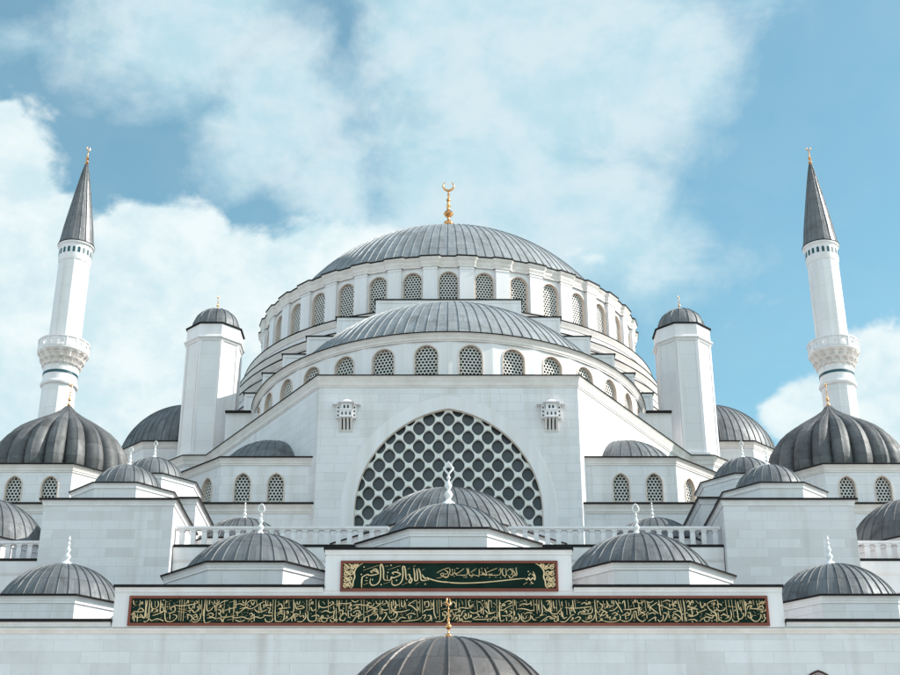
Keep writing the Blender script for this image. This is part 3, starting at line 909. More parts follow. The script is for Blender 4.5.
    # pierced floral spandrels in the corners
    for s in (-1, 1):
        pe = Pen(yb - 0.056)
        ex = x0 + 0.10 if s < 0 else x1 - 0.10
        u = lambda a, c: (ex - s * a, bot - 0.02 + c * (top - bot + 0.04))
        wtop, wmid, wbot = 0.86, 0.50, 0.44
        pe.stroke([u(wtop, 1.0), u(0.62, 0.86), u(wmid, 0.66), u(0.52, 0.45), u(0.46, 0.30), u(wbot, 0.12), u(0.36, 0.0)], 0.055)
        for (a, c, r, turn, ph) in ((0.14, 0.86, 0.13, 1.5, 0.3), (0.40, 0.86, 0.12, 1.5, 2.0), (0.60, 0.95, 0.06, 1.2, 1.0), (0.14, 0.60, 0.13, 1.6, 1.2), (0.36, 0.62, 0.13, 1.5, 3.3),
                                    (0.13, 0.34, 0.13, 1.6, 2.2), (0.33, 0.38, 0.12, 1.5, 5.0), (0.12, 0.11, 0.11, 1.5, 0.0), (0.30, 0.14, 0.12, 1.5, 4.0)):
            pts = []
            for i in range(14):
                q = i / 13
                an = ph + s * turn * 2 * PI * q
                rad = r * (1 - 0.85 * q)
                pts.append((ex - s * a + rad * math.cos(an), bot + c * (top - bot) + rad * math.sin(an)))
            pe.stroke(pts, 0.05, False)
        for (a, c, a2, c2) in ((0.02, 0.98, 0.30, 0.78), (0.02, 0.72, 0.34, 0.50), (0.02, 0.48, 0.34, 0.24), (0.02, 0.22, 0.34, 0.04), (0.24, 0.98, 0.46, 0.74), (0.5, 0.98, 0.54, 0.82)):
            pe.stroke([u(a, c), u((a + a2) / 2, (c + c2) / 2 + 0.05), u(a2, c2)], 0.045)
        pe.mb.build('corner_ornament', 'cream_letter', t, merge=False)
inscription_panel()

# ------------------------------------------------------------------ domes on octagonal drums
def drum_dome(name, label, cx, cy, zt, a, Rb, H, ribs, zbase, group, fin='drop', fs=1.0, mat='dome_lead', drum_mat='marble_pale', h=0.30, rib=0.05):
    t = thing(name, label, 'dome', (cx, cy, zbase), group)
    mass(t, octagon(cx, cy, a), zbase, zt, drum_mat, h, 0.22, 0.10, cap=True, name='drum')
    d = MB()
    lead_dome(d, cx, cy, zt + 0.08, dome_profile(Rb, H), ribs, rib, rib)
    d.build('roof', mat, t, 38)
    white_finial(t, cx, cy, zt + 0.08 + H, fs, fin)
    return t

GP = 'domes along the portico roof'
drum_dome('portico_dome', 'grey lead dome with pierced finial, directly above the short inscription panel', 0, 64.85, 20.16, 4.12, 3.3, 2.2, 36, 15.6, GP, 'diamond', 1.08)
drum_dome('portico_dome', 'grey lead portico dome left of the short panel, above the long band', -9.15, 66.25, 19.03, 4.08, 3.62, 2.3, 36, 15.6, GP, 'drop', 0.78)
drum_dome('portico_dome', 'grey lead portico dome right of the short panel, above the long band', 9.15, 66.25, 19.03, 4.08, 3.62, 2.3, 36, 15.6, GP, 'drop', 0.78)
drum_dome('portico_dome', 'low grey lead dome beyond the left end of the long band', -18.38, 66.25, 17.51, 4.08, 3.1, 2.35, 36, 15.6, GP, 'bud', 0.80)
drum_dome('portico_dome', 'low grey lead dome beyond the right end of the long band', 18.38, 66.25, 17.51, 4.08, 3.1, 2.35, 36, 15.6, GP, 'bud', 0.80)

# ------------------------------------------------------------------ stair towers: two behind each other on each side
def stair_tower(s, front, label):
    x0, x1 = 14.62, 21.55
    y0, y1, zt, yc, zd = (72.0, 78.15, 25.2, 75.8, 26.47) if front else (78.22, 88.2, 27.3, 82.0, 29.14)
    a, b = sorted((s * x0, s * x1))
    cx = s * 18.1
    t = thing('stair_tower', label, 'tower', (cx, (y0 + y1) / 2, 0), 'small domed stair towers')
    mass(t, [(a, y0), (b, y0), (b, y1), (a, y1)], 0, zt, 'marble_blocks', 0.30, 0.22, 0.12)
    mass(t, octagon(cx, yc, 2.76), zt, zd, 'marble_pale', 0.24, 0.18, 0.08, name='drum')
    d = MB()
    lead_dome(d, cx, yc, zd + 0.08, dome_profile(2.0, 1.80, 14, 0.05), 22, 0.042, 0.042)
    d.build('roof', 'dome_lead', t, 38)
    white_finial(t, cx, yc, zd + 0.08 + 1.84, 0.54, 'drop')
stair_tower(-1, True, 'square stone stair tower with small dome, in front at the left of the balustrade')
stair_tower(1, True, 'square stone stair tower with small dome, in front at the right of the balustrade')
stair_tower(-1, False, 'taller domed stair tower half hidden behind the front stair tower on the left')
stair_tower(1, False, 'taller domed stair tower half hidden behind the front stair tower on the right')

# ------------------------------------------------------------------ terrace with balustrades
def terrace():
    t = thing('terrace', 'moulded white terrace wall below the balustrades, behind the portico domes', 'terrace', (0, 80, 0))
    w = MB()
    for (x0, x1, y) in ((-14.6, 14.6, 72.75), (-34, -21.57, 75.45), (21.57, 34, 75.45)):
        w.box(x0, x1, y, 88.35, 0.02, 22.70)
    w.build('wall', 'marble_pale', t)
    for (x0, x1, y) in ((-14.58, 14.58, 72.75), (-34, -21.58, 75.45), (21.58, 34, 75.45)):
        c = MB()
        c.box(x0, x1, y - 0.24, y + 0.8, 22.70, 22.84)
        c.build('coping', 'coping_lead', t)
        m = MB()
        m.band([(x0, y), (x1, y)], [(0.002, 21.0), (0.06, 21.0), (0.08, 21.12), (0.02, 21.2), (0.03, 21.9), (0.12, 22.05), (0.14, 22.15), (0.18, 22.4), (0.2, 22.695)], False)
        m.build('moulding', 'white_stone', t)
    d = MB()
    for x0, x1, y in ((-14.6, 14.6, 73.6), (-34, -21.57, 76.3), (21.57, 34, 76.3)):
        d.box(x0, x1, y, 88.4, 22.705, 22.80)
    d.build('deck', 'flat_roof', t)
terrace()

def balustrade(xa, xb, y, label):
    a, b = sorted((xa, xb))
    t = thing('balustrade', label, 'balustrade', ((a + b) / 2, y, 22.84), 'white stone balustrades on the terrace edge')
    r = MB()
    r.box(a, b, y - 0.16, y + 0.16, 23.80, 23.94)
    r.box(a, b, y - 0.11, y + 0.11, 23.74, 23.798)
    r.build('rail', 'white_stone', t)
    f = MB()
    f.box(a, b, y - 0.14, y + 0.14, 22.842, 22.90)
    f.build('foot_rail', 'white_stone', t)
    n = max(2, int((b - a) / 0.572))
    base = None
    for k in range(n):
        x = a + (k + 0.5) * (b - a) / n
        if base is None:
            m = MB()
            for (z0, z1, w0, w1) in ((22.90, 22.98, 0.15, 0.15), (22.98, 23.36, 0.115, 0.135), (23.36, 23.66, 0.135, 0.115), (23.66, 23.74, 0.15, 0.15)):
                q = lambda w, z: [(x - w, y - w * 0.75, z), (x + w, y - w * 0.75, z), (x + w, y + w * 0.75, z), (x - w, y + w * 0.75, z)]
                A, B = q(w0, z0), q(w1, z1)
                for i in range(4):
                    m.face([A[i], A[(i + 1) % 4], B[(i + 1) % 4], B[i]])
            base = m.build('baluster', 'white_stone', t)
            bx = x
        else:
            c = base.copy()
            COL.objects.link(c)
            c.parent = t
            c.location = (x - bx, 0, 0)
balustrade(-14.55, -3.2, 73.0, 'white stone balustrade left of the central dome, above the inscriptions')
balustrade(3.2, 14.55, 73.0, 'white stone balustrade right of the central dome, above the inscriptions')
balustrade(-33, -21.62, 75.7, 'white balustrade outside the left stair tower at the picture edge')
balustrade(21.62, 33, 75.7, 'white balustrade outside the right stair tower at the picture edge')

GT = 'domes on the terrace behind the balustrades'
drum_dome('terrace_dome', 'widest terrace dome, grey lead, in front of the great arched window', 0, 81.5, 24.73, 6.6, 5.6, 3.9, 52, 22.75, GT, 'bud', 0.55, h=0.36)
drum_dome('terrace_dome', 'small grey dome seen through the balustrade left of the great arch', -12.2, 81.2, 24.70, 3.7, 2.85, 2.1, 32, 22.75, GT, 'bud', 0.6, h=0.36)
drum_dome('terrace_dome', 'small grey dome seen through the balustrade right of the great arch', 12.2, 81.2, 24.70, 3.7, 2.85, 2.1, 32, 22.75, GT, 'bud', 0.6, h=0.36)
drum_dome('terrace_dome', 'grey dome behind the outer balustrade at the left picture edge', -27.6, 81.2, 24.70, 4.2, 3.85, 3.25, 32, 22.75, GT, 'bud', 0.6, h=0.36)
drum_dome('terrace_dome', 'brown-grey dome behind the outer balustrade at the right picture edge', 27.6, 81.2, 24.70, 4.2, 3.85, 3.25, 32, 22.75, GT, 'bud', 0.6, mat='lobe_lead', h=0.36)

# ------------------------------------------------------------------ prayer hall
ZH = 39.12          # top of the pier and splayed walls
def prayer_hall():
    t = thing('prayer_hall', 'high white prayer hall with splayed walls and great arched lattice window', 'hall', (0, 105, 0))
    X = 8.72
    pts = [(-X, 88), (X, 88), (18.75, 103.9), (20.6, 103.9), (22.4, 105.7), (22.4, 150), (-22.4, 150), (-22.4, 105.7), (-20.6, 103.9), (-18.75, 103.9)]
    w = MB()
    w.band(pts, [(0, 0), (0, ZH - 0.05)], True, skip=(0,))
    w.build('wall', 'marble_pale', t)
    f = MB()
    f.wall((-X, 88), (X, 88), 0, ZH - 0.05, [(X, 28.2, 12.3, 8.55, 'great')], 0.24)
    f.build('front_wall', 'marble_pale', t)
    cornice(t, pts, ZH, 0.75, 0.3, 0.09)
    # raised plain archivolt round the great window
    o1 = [(x, z) for x, z in arch_outline(12.34, 8.57, 'great')]
    o2 = [(x, z) for x, z in arch_outline(14.1, 9.50, 'great')]
    a = MB()
    n = len(o1)
    for i in range(1, n):
        j = (i + 1) % n
        if i == n - 1:
            j = 0
        p, q, P, Q = o1[i], o1[j], o2[i], o2[j]
        y = 87.985
        a.face([(p[0], y, 28.2 + p[1]), (q[0], y, 28.2 + q[1]), (Q[0], y, 28.2 + Q[1]), (P[0], y, 28.2 + P[1])])
        a.face([(P[0], y, 28.2 + P[1]), (Q[0], y, 28.2 + Q[1]), (Q[0], 88.01, 28.2 + Q[1]), (P[0], 88.01, 28.2 + P[1])])
        a.face([(p[0], y, 28.2 + p[1]), (q[0], y, 28.2 + q[1]), (q[0], 88.3, 28.2 + q[1]), (p[0], 88.3, 28.2 + p[1])])
    a.build('archivolt', 'white_stone', t)
    # thin warm bead on the inner edge
    b = MB()
    o3 = arch_outline(12.18, 8.49, 'great')
    for i in range(1, n):
        j = (i + 1) % n
        p, q, P, Q = o3[i], o3[j], o1[i], o1[j]
        y = 87.99
        b.face([(p[0], 88.16, 28.2 + p[1]), (q[0], 88.16, 28.2 + q[1]), (Q[0], y, 28.2 + Q[1]), (P[0], y, 28.2 + P[1])])
    win = b.build('window', 'warm_stone', t)
    # lattice of pointed round holes
    g = MB()
    dx, dz = 0.655, 0.652
    cz = 36.06
    yl = 88.17
    for r in range(-14, 4):
        for c in range(-11, 12):
            if (r + c) % 2:
                continue
            x0, z0 = c * dx, cz + r * dz
            if z0 < 27.6 or abs(x0) > 6.9 or z0 > 37.6:
                continue
            m = 32
            hole, rim, out = [], [], []
            for i in range(m):
                an = 2 * PI * i / m
                ca, sa = math.cos(an), math.sin(an)
                rh = 0.408
                hz = sa * rh * 1.05 + (0.07 * (abs(sa) ** 7) * (1 if sa > 0 else -1))
                hole.append((x0 + ca * rh, z0 + hz))
                rim.append((x0 + ca * (rh + 0.055), z0 + hz * 1.12))
                k = 1.0 / (abs(ca) / dx + abs(sa) / dz)
                out.append((x0 + ca * k, z0 + sa * k))
            for i in range(m):
                j = (i + 1) % m
                g.face([(hole[i][0], yl + 0.04, hole[i][1]), (hole[j][0], yl + 0.04, hole[j][1]), (rim[j][0], yl, rim[j][1]), (rim[i][0], yl, rim[i][1])])
                g.face([(rim[i][0], yl, rim[i][1]), (rim[j][0], yl, rim[j][1]), (out[j][0], yl + 0.015, out[j][1]), (out[i][0], yl + 0.015, out[i][1])])
                g.face([(hole[i][0], yl + 0.04, hole[i][1]), (hole[j][0], yl + 0.04, hole[j][1]), (hole[j][0], yl + 0.22, hole[j][1]), (hole[i][0], yl + 0.22, hole[i][1])])
    go_ = g.build('lattice', 'grille_white', t)
    go_.parent = win
    p = MB()
    p.face([(-7.2, yl + 0.30, 27.4), (7.2, yl + 0.30, 27.4), (7.2, yl + 0.30, 37.6), (-7.2, yl + 0.30, 37.6)])
    po = p.build('pane', 'glass_dark', t)
    po.parent = win
    # lower aisles with the ledge that runs under the window bays
    for s in (-1, 1):
        xa, xb = sorted((s * 8.76, s * 36))
        q = [(xa, 88.42), (xb, 88.42), (xb, 139), (xa, 139)]
        m = MB()
        m.band(q, [(0, 0), (0, 30.1)])
        m.build('aisle_wall', 'marble_pale', t)
        skip = (3,) if s > 0 else (1,)
        cornice(t, q, 30.25, 0.62, 0.30, 0.14, skip=skip)
prayer_hall()

def birdhouse(x, label):
    z = 35.15
    y = 87.98
    t = thing('birdhouse', label, 'birdhouse', (x, y, z), 'stone birdhouses on the front wall')
    b = MB()
    b.box(x - 0.42, x + 0.42, y - 0.50, y, z + 0.86, z + 1.28)
    b.box(x - 0.47, x + 0.47, y - 0.55, y, z + 0.78, z + 0.858)
    b.box(x - 0.38, x + 0.38, y - 0.48, y, z + 1.36, z + 1.80)
    b.box(x - 0.44, x + 0.44, y - 0.53, y, z + 1.282, z + 1.358)
    b.build('body', 'white_stone', t)
    for s in (-1, 1):                       # side wings
        w = MB()
        xa, xb = sorted((x + s * 0.42, x + s * 0.66))
        w.box(xa, xb, y - 0.30, y, z + 0.80, z + 1.75)
        w.build('wing', 'white_stone', t)
    r = MB()
    r.box(x - 0.95, x + 0.95, y - 0.42, y, z + 1.752, z + 1.80)
    r.box(x - 0.55, x + 0.55, y - 0.68, y, z + 1.803, z + 1.87)
    r.lathe([(0.52, 0), (0.46, 0.10), (0.34, 0.20), (0.16, 0.28), (0.06, 0.32), (0.04, 0.40), (0.07, 0.45), (0.01, 0.55)], x, y - 0.12, z + 1.87, 20)
    r.build('roof', 'white_stone', t, 40)
    c = MB()                                # stepped corbel legs underneath
    for k in (-0.36, -0.12, 0.12, 0.36):
        c.face([(x + k - 0.07, y - 0.46, z + 0.778), (x + k + 0.07, y - 0.46, z + 0.778), (x + k + 0.07, y - 0.02, z), (x + k - 0.07, y - 0.02, z)])
        for e in (-0.07, 0.07):
            c.face([(x + k + e, y - 0.46, z + 0.778), (x + k + e, y, z + 0.778), (x + k + e, y, z), (x + k + e, y - 0.02, z)])
    c.box(x - 0.47, x + 0.47, y - 0.05, y, z - 0.06, z)
    c.build('corbel', 'moulding_stone', t)
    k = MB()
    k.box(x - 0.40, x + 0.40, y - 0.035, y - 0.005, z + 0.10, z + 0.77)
    k.build('corbel_gap_shade', 'window_dark', t)  # dark panel standing in for the shade between the corbel legs
    for i, (wx, wz, ww, wh) in enumerate(((-0.26, 0.95, 0.10, 0.25), (0, 0.95, 0.10, 0.25), (0.26, 0.95, 0.10, 0.25), (-0.12, 1.43, 0.13, 0.25), (0.12, 1.43, 0.13, 0.25))):
        m = MB()
        yy = y - (0.505 if wz < 1.3 else 0.485)
        m.face([(x + wx + a * ww, yy, z + wz + c2) for a, c2 in ((-0.5, 0), (0.5, 0), (0.5, wh * 0.7), (0, wh), (-0.5, wh * 0.7))])
        m.build('window', 'window_dark', t)
    for s in (-1, 1):
        for wz in (0.92, 1.20, 1.48):
            m = MB()
            m.box(x + s * 0.54 - 0.05, x + s * 0.54 + 0.05, y - 0.306, y - 0.29, z + wz, z + wz + 0.13)
            m.build('window', 'window_dark', t)
birdhouse(-6.83, 'carved white stone birdhouse on the wall, upper left of the great arch')
birdhouse(6.86, 'carved white stone birdhouse on the wall, upper right of the great arch')

def window_bay(s, label):
    """low half-octagonal bay against a splayed wall, with a lead half dome on top"""
    Y0 = 88.72
    t = thing('window_bay', label, 'bay', (s * 13.4, 93, 30.2), 'window bays beside the great arch')
    xa, xb, xc = 8.95, 15.1, 18.3
    path = [(-xc, 108), (-xc, Y0 + 3.2), (-xb, Y0), (-xa, Y0)] if s < 0 else [(xa, Y0), (xb, Y0), (xc, Y0 + 3.2), (xc, 108)]
    zt = 33.55
    m = MB()
    if s < 0:
        m.wall(path[0], path[1], 29.9, zt - 0.05)
        wall_with_windows(t, m, path[1], path[2], 29.9, zt - 0.05, [(3.1, 30.42, 1.05, 1.98, 'pointed')], 0.235)
        wall_with_windows(t, m, path[2], path[3], 29.9, zt - 0.05, [(1.50, 30.42, 1.02, 1.98, 'pointed'), (3.70, 30.42, 1.02, 1.98, 'pointed')], 0.235)
        m.face([(-xa, Y0, 29.9), (-xa, 95, 29.9), (-xa, 95, zt), (-xa, Y0, zt)])
    else:
        wall_with_windows(t, m, path[0], path[1], 29.9, zt - 0.05, [(6.15 - 3.70, 30.42, 1.02, 1.98, 'pointed'), (6.15 - 1.50, 30.42, 1.02, 1.98, 'pointed')], 0.235)
        wall_with_windows(t, m, path[1], path[2], 29.9, zt - 0.05, [(4.525 - 3.1, 30.42, 1.05, 1.98, 'pointed')], 0.235)
        m.wall(path[2], path[3], 29.9, zt - 0.05)
        m.face([(xa, Y0, 29.9), (xa, 95, 29.9), (xa, 95, zt), (xa, Y0, zt)])
    m.build('wall', 'marble_pale', t)
    cornice(t, path, zt, 0.48, 0.26, 0.11, closed=False, cap=False)
    r = MB()
    r.face([(x, y, zt + 0.05) for x, y in path] + [(s * xa, 95, zt + 0.05)])
    r.build('roof', 'flat_roof', t)
    # half dome, flat side buried in the splayed wall
    d = MB()
    cx, cy = s * 12.35, 93.8
    prof = dome_profile(3.9, 2.75, 14)
    da = math.atan2(103.9 - 88, 10.03)
    a0 = -(PI - da) - R(6) if s < 0 else -da - PI + R(0)
    if s < 0:
        lo, hi = PI - da - R(3) - 0 + 0, 0
        lo = PI - da
        lead_dome(d, cx, cy, zt + 0.06, prof, 16, 0.06, 0.05, lo, lo + PI)
    else:
        lo = da - PI
        lead_dome(d, cx, cy, zt + 0.06, prof, 16, 0.06, 0.05, lo, lo + PI)
    d.build('half_dome', 'dome_lead', t, 38)
window_bay(-1, 'low white bay with lattice windows left of the great arch, shaded half dome')
window_bay(1, 'low white bay with lattice windows right of the great arch, sunlit half dome')

# ------------------------------------------------------------------ semi dome over the front arch
def semi_dome():
    C = (0.0, 107.0)
    A, B = 15.55, 17.35                      # half axes of the oval drum
    t = thing('semi_dome', 'broad grey lead semi-dome on an arched window drum in front of the main dome', 'semi-dome', (C[0], C[1], ZH))
    zc = 43.12
    def P(t_, o=0.0):
        return (C[0] + (A + o) * math.sin(t_), C[1] - (B + o) * math.cos(t_))
    # equal chords of 3.1 m from the axis outwards
    ts = [0.0]
    t_ = 0.0
    while t_ < R(97):
        acc, last = 0.0, P(t_)
        while acc < 3.12:
            t_ += 0.0005
            q = P(t_)
            acc += math.hypot(q[0] - last[0], q[1] - last[1])
            last = q
        ts.append(t_)
    ts = [-x for x in ts[:0:-1]] + ts
    m = MB()
    for a, b in zip(ts, ts[1:]):
        p0, p1 = P(a), P(b)
        L = math.hypot(p1[0] - p0[0], p1[1] - p0[1])
        wall_with_windows(t, m, p0, p1, ZH - 0.5, zc - 0.05, [(L / 2, 39.62, 1.58, 2.58, 'round')], 0.26)
    m.build('drum', 'white_stone', t)
    path = []
    for a, b in zip(ts, ts[1:]):
        path += [P(a + (b - a) * k / 4) for k in range(4)]
    path.append(P(ts[-1]))
    cornice(t, path, zc, 0.55, 0.32, 0.09, closed=False, cap=False)
    r = MB()
    r.face([(x, y, zc - 0.02) for x, y in path])
    r.build('roof', 'flat_roof', t)
    d = MB()
    lead_dome(d, C[0], C[1], zc + 0.02, dome_profile(14.2, 8.5, 22), 108, 0.06, 0.06, 0, 2 * PI, 1)
    d.v = [(x, C[1] + (y - C[1]) * 1.15, z) for x, y, z in d.v]
    d.build('dome_skin', 'pale_lead', t, 38)
semi_dome()

# ------------------------------------------------------------------ stepped arch behind the semi dome
def stepped_arch():
    t = thing('stepped_arch', 'white stepped gable wall with black copings rising behind the semi-dome', 'gable', (0, 106, ZH))
    st = [(0.0, 5.96, 52.74), (5.96, 9.11, 51.16), (9.11, 11.48, 49.44), (11.48, 13.35, 47.85), (13.35, 14.88, 46.19), (14.88, 16.24, 44.46)]
    y0 = 104.0
    for i, (xa, xb, zt) in enumerate(st):
        y1 = 106.6 + i * 1.0
        for s in ((1,) if i == 0 else (-1, 1)):
            m = MB()
            a, b = (-xb, xb) if i == 0 else sorted((s * xa, s * xb))
            m.box(a, b, y0, y1, ZH, zt - 0.09)
            m.box(a + (0.0 if s > 0 or i == 0 else 0), b, y0 - 0.06, y0 + 0.001, zt - 0.34, zt - 0.095)
            m.box(a, a + 0.22, y0 - 0.05, y0 + 0.001, zt - 2.2, zt - 0.345)
            m.box(b - 0.22, b, y0 - 0.05, y0 + 0.001, zt - 2.2, zt - 0.345)
            so = m.build('step', 'white_stone', t)
            c = MB()
            c.box(a - (0.12 if s < 0 or i == 0 else 0.0), b + (0.12 if s > 0 else 0.0), y0 - 0.14, y1, zt - 0.09, zt)
            co = c.build('coping', 'coping_lead', t)
            co.parent = so
stepped_arch()

# ------------------------------------------------------------------ main dome
def main_dome():
    C = (0.0, 124.0)
    t = thing('main_dome', 'largest dome, grey lead on a tall ring of lattice windows with gold crescent', 'dome', (C[0], C[1], ZH))
    P = lambda a, r: (C[0] + r * math.sin(a), C[1] - r * math.cos(a))
    # stepped rings below the drum
    for r, z0, z1 in ((19.1, 49.0, 52.42), (19.75, 48.0, 50.85), (20.2, 46.0, 49.7), (20.6, 44.0, 48.4), (20.95, ZH, 46.6)):
        q = circle(C[0], C[1], r, 96)
        m = MB()
        m.band(q, [(0, z0), (0, z1 - 0.10)])
        m.build('ring_wall', 'white_stone', t, 30)
        e = MB()
        e.band(q, [(0.002, z1 - 0.64), (0.06, z1 - 0.62), (0.10, z1 - 0.38), (0.20, z1 - 0.22), (0.22, z1 - 0.12)])
        e.build('moulding', 'moulding_stone', t, 30)
        c = MB()
        c.band(q, [(0.1, z1 - 0.12), (0.25, z1 - 0.09), (0.25, z1), (-1.2, z1 + 0.12)])
        c.build('coping', 'coping_lead', t, 30)
    Rw = 17.6
    zc = 57.92
    m = MB()
    step = R(10)
    for k in range(36):
        a = (k - 0.5) * step
        p0, p1 = P(a, Rw), P(a + step, Rw)
        L = math.hypot(p1[0] - p0[0], p1[1] - p0[1])
        ang = (a + step / 2 + PI) % (2 * PI) - PI
        if abs(ang) < R(105):
            wall_with_windows(t, m, p0, p1, 52.0, zc - 0.1, [(L / 2, 52.6, 1.52, 3.96, 'round')], 0.26)
        else:
            m.wall(p0, p1, 52.0, zc - 0.1)
    m.build('drum', 'white_stone', t)
    # dark guard bars across the foot of two of the windows
    for k in (-3, 3):
        a = k * step
        x, y = P(a, Rw * math.cos(step / 2) + 0.06)
        g = MB()
        for z in (52.95, 53.12):
            g.box(-0.95, 0.95, -0.05, 0.0, z, z + 0.06)
        go2 = g.build('guard_bar', 'coping_lead')
        go2.parent = t
        go2.location = (x - C[0], y - C[1], -ZH)
        go2.rotation_euler = (0, 0, a)
    # pilasters between the windows
    base = None
    for k in range(36):
        a = (k + 0.5) * step
        ang = (a + PI) % (2 * PI) - PI
        if abs(ang) > R(112):
            continue
        if base is None:
            b = MB()
            w = 0.60
            b.box(-w, w, -0.22, 0.35, 52.3 - ZH, 57.0 - ZH)
            b.box(-w - 0.04, w + 0.04, -0.26, 0.3, 52.3 - ZH, 52.7 - ZH)
            b.box(-w - 0.04, w + 0.04, -0.26, 0.3, 56.72 - ZH, 56.86 - ZH)
            bo = b.build('pilaster', 'white_stone')
            base = bo.data
            o = bo
        else:
            o = bpy.data.objects.new('pilaster', base)
            COL.objects.link(o)
        x, y = P(a, Rw)
        o.parent = t
        o.location = (x - C[0], y - C[1], 0)
        o.rotation_euler = (0, 0, a)
    # cornice that breaks forward over every pilaster
    path = []
    hw = 0.66
    for k in range(36):
        a = (k - 0.5) * step           # pilaster axis
        rp, rw = Rw + 0.28, Rw + 0.06
        e = hw / Rw
        path += [P(a - e - 0.012, rw), P(a - e, rp), P(a + e, rp), P(a + e + 0.012, rw)]
        path += [P(a + step / 2, rw + 0.02)]
    e = MB()
    e.band(path, [(-0.03, 56.95), (0.02, 56.95), (0.03, 57.1), (0.10, 57.3), (0.11, 57.45), (0.26, 57.7), (0.28, 57.82)])
    e.build('cornice', 'moulding_stone', t)
    c = MB()
    c.band(path, [(0.12, 57.80), (0.32, 57.80), (0.34, 57.92), (0.1, 57.96), (-0.5, 58.0)])
    c.cap(circle(C[0], C[1], Rw - 0.3, 72), 57.99)
    c.build('coping', 'coping_lead', t)
    d = MB()
    lead_dome(d, C[0], C[1], 57.97, dome_profile(16.4, 10.4, 30), 120, 0.055, 0.06, sub=1)
    d.build('roof', 'pale_lead', t, 38)
    gold_finial(t, C[0], C[1], 70.4, 5.6, 0.9, stem=2.2)
main_dome()

# ------------------------------------------------------------------ weight towers beside the main dome
def weight_tower(s, label):
    cx, cy = s * 19.35, 106.4
    t = thing('weight_tower', label, 'turret', (cx, cy, ZH), 'octagonal turrets beside the main dome')
    a = 2.12
    q = octagon(cx, cy, a)
    w = MB()
    w.band(q, [(0, ZH - 0.2), (0, 50.7)])
    w.build('shaft', 'marble_shaft', t)
    # raised borders that leave a sunk panel on each face
    b = MB()
    for i in range(8):
        p0, p1 = Vector(q[i]), Vector(q[(i + 1) % 8])
        dd = (p1 - p0).normalized()
        nn = Vector((dd.y, -dd.x)) * 0.055
        L = (p1 - p0).length
        for (u0, u1, z0, z1) in ((0.0, 0.2, ZH, 49.3), (L - 0.2, L, ZH, 49.3)):
            A = p0 + dd * u0; B = p0 + dd * u1
            pts = [(A, z0), (B, z0), (B, z1), (A, z1)]
            front = [(p.x + nn.x, p.y + nn.y, z) for p, z in pts]
            back = [(p.x, p.y, z) for p, z in pts]
            b.face(front)
            for k in range(4):
                b.face([front[k], front[(k + 1) % 4], back[(k + 1) % 4], back[k]])
    b.build('border', 'white_stone', t)
    r = MB()
    r.band(q, [(0.002, 49.18), (0.08, 49.20), (0.12, 49.32), (0.24, 49.42), (0.24, 49.52), (0.10, 49.62), (0.06, 49.70), (0.06, 50.66)])
    r.build('string_course', 'white_stone', t)
    c = MB()
    c.band(q, [(0.06, 50.69), (0.19, 50.70), (0.20, 50.77), (-0.3, 50.84)])
    c.cap(q, 50.84, -0.3)
    c.build('coping', 'coping_lead', t)
    m = MB()
    m.band(octagon(cx, cy, a + 0.36), [(0, ZH + 0.02), (0, ZH + 0.30), (-0.36, ZH + 0.42)])
    m.build('foot', 'white_stone', t)
    d = MB()
    lead_dome(d, cx, cy, 50.82, dome_profile(1.95, 2.08, 14), 16, 0.07, 0.06, R(11.25), R(11.25) + 2 * PI)
    d.build('roof', 'dome_lead', t, 38)
    gold_finial(t, cx, cy, 52.85, 1.45, 0.8, True)
    # short link wall towards the dome drum
    x0, x1 = sorted((s * 14.2, s * 17.25))
    k = MB()
    k.box(x0, x1, 101.9, 107, ZH - 0.05, 41.9)
    k.build('link_wall', 'white_stone', t)
    kc = MB()
    kc.box(s * 15.3, s * 17.3, 101.6, 107, 41.902, 42.02)
    kc.build('coping', 'coping_lead', t)
weight_tower(-1, 'octagonal white turret with small dark dome left of the main dome')
weight_tower(1, 'octagonal white turret with small dark dome right of the main dome')

# ------------------------------------------------------------------ corner domes behind the turrets
def corner_dome(s, label):
    cx, cy = s * 23.0, 118.0
    t = thing('corner_dome', label, 'dome', (cx, cy, 30), 'corner domes behind the turrets')
    a = 6.35
    q = octagon(cx, cy, a)
    m = MB()
    zt = 43.2
    for i in range(8):
        p0, p1 = q[i], q[(i + 1) % 8]
        L = math.hypot(p1[0] - p0[0], p1[1] - p0[1])
        if i in (0, 1, 7):
            wall_with_windows(t, m, p0, p1, 29.8, zt - 0.05, [(L * f, 38.9, 1.3, 2.6, 'round') for f in (0.22, 0.5, 0.78)], 0.27)
        else:
            m.wall(p0, p1, 29.8, zt - 0.05)
    m.build('wall', 'marble_pale', t)
    cornice(t, q, zt, 0.55, 0.3, 0.12)
    d = MB()
    lead_dome(d, cx, cy, zt + 0.08, dome_profile(6.1, 5.3, 18), 56, 0.055, 0.055)
    d.build('roof', 'dome_lead', t, 38)
corner_dome(-1, 'lead dome partly hidden behind the left turret')
corner_dome(1, 'lead dome partly hidden behind the right turret')

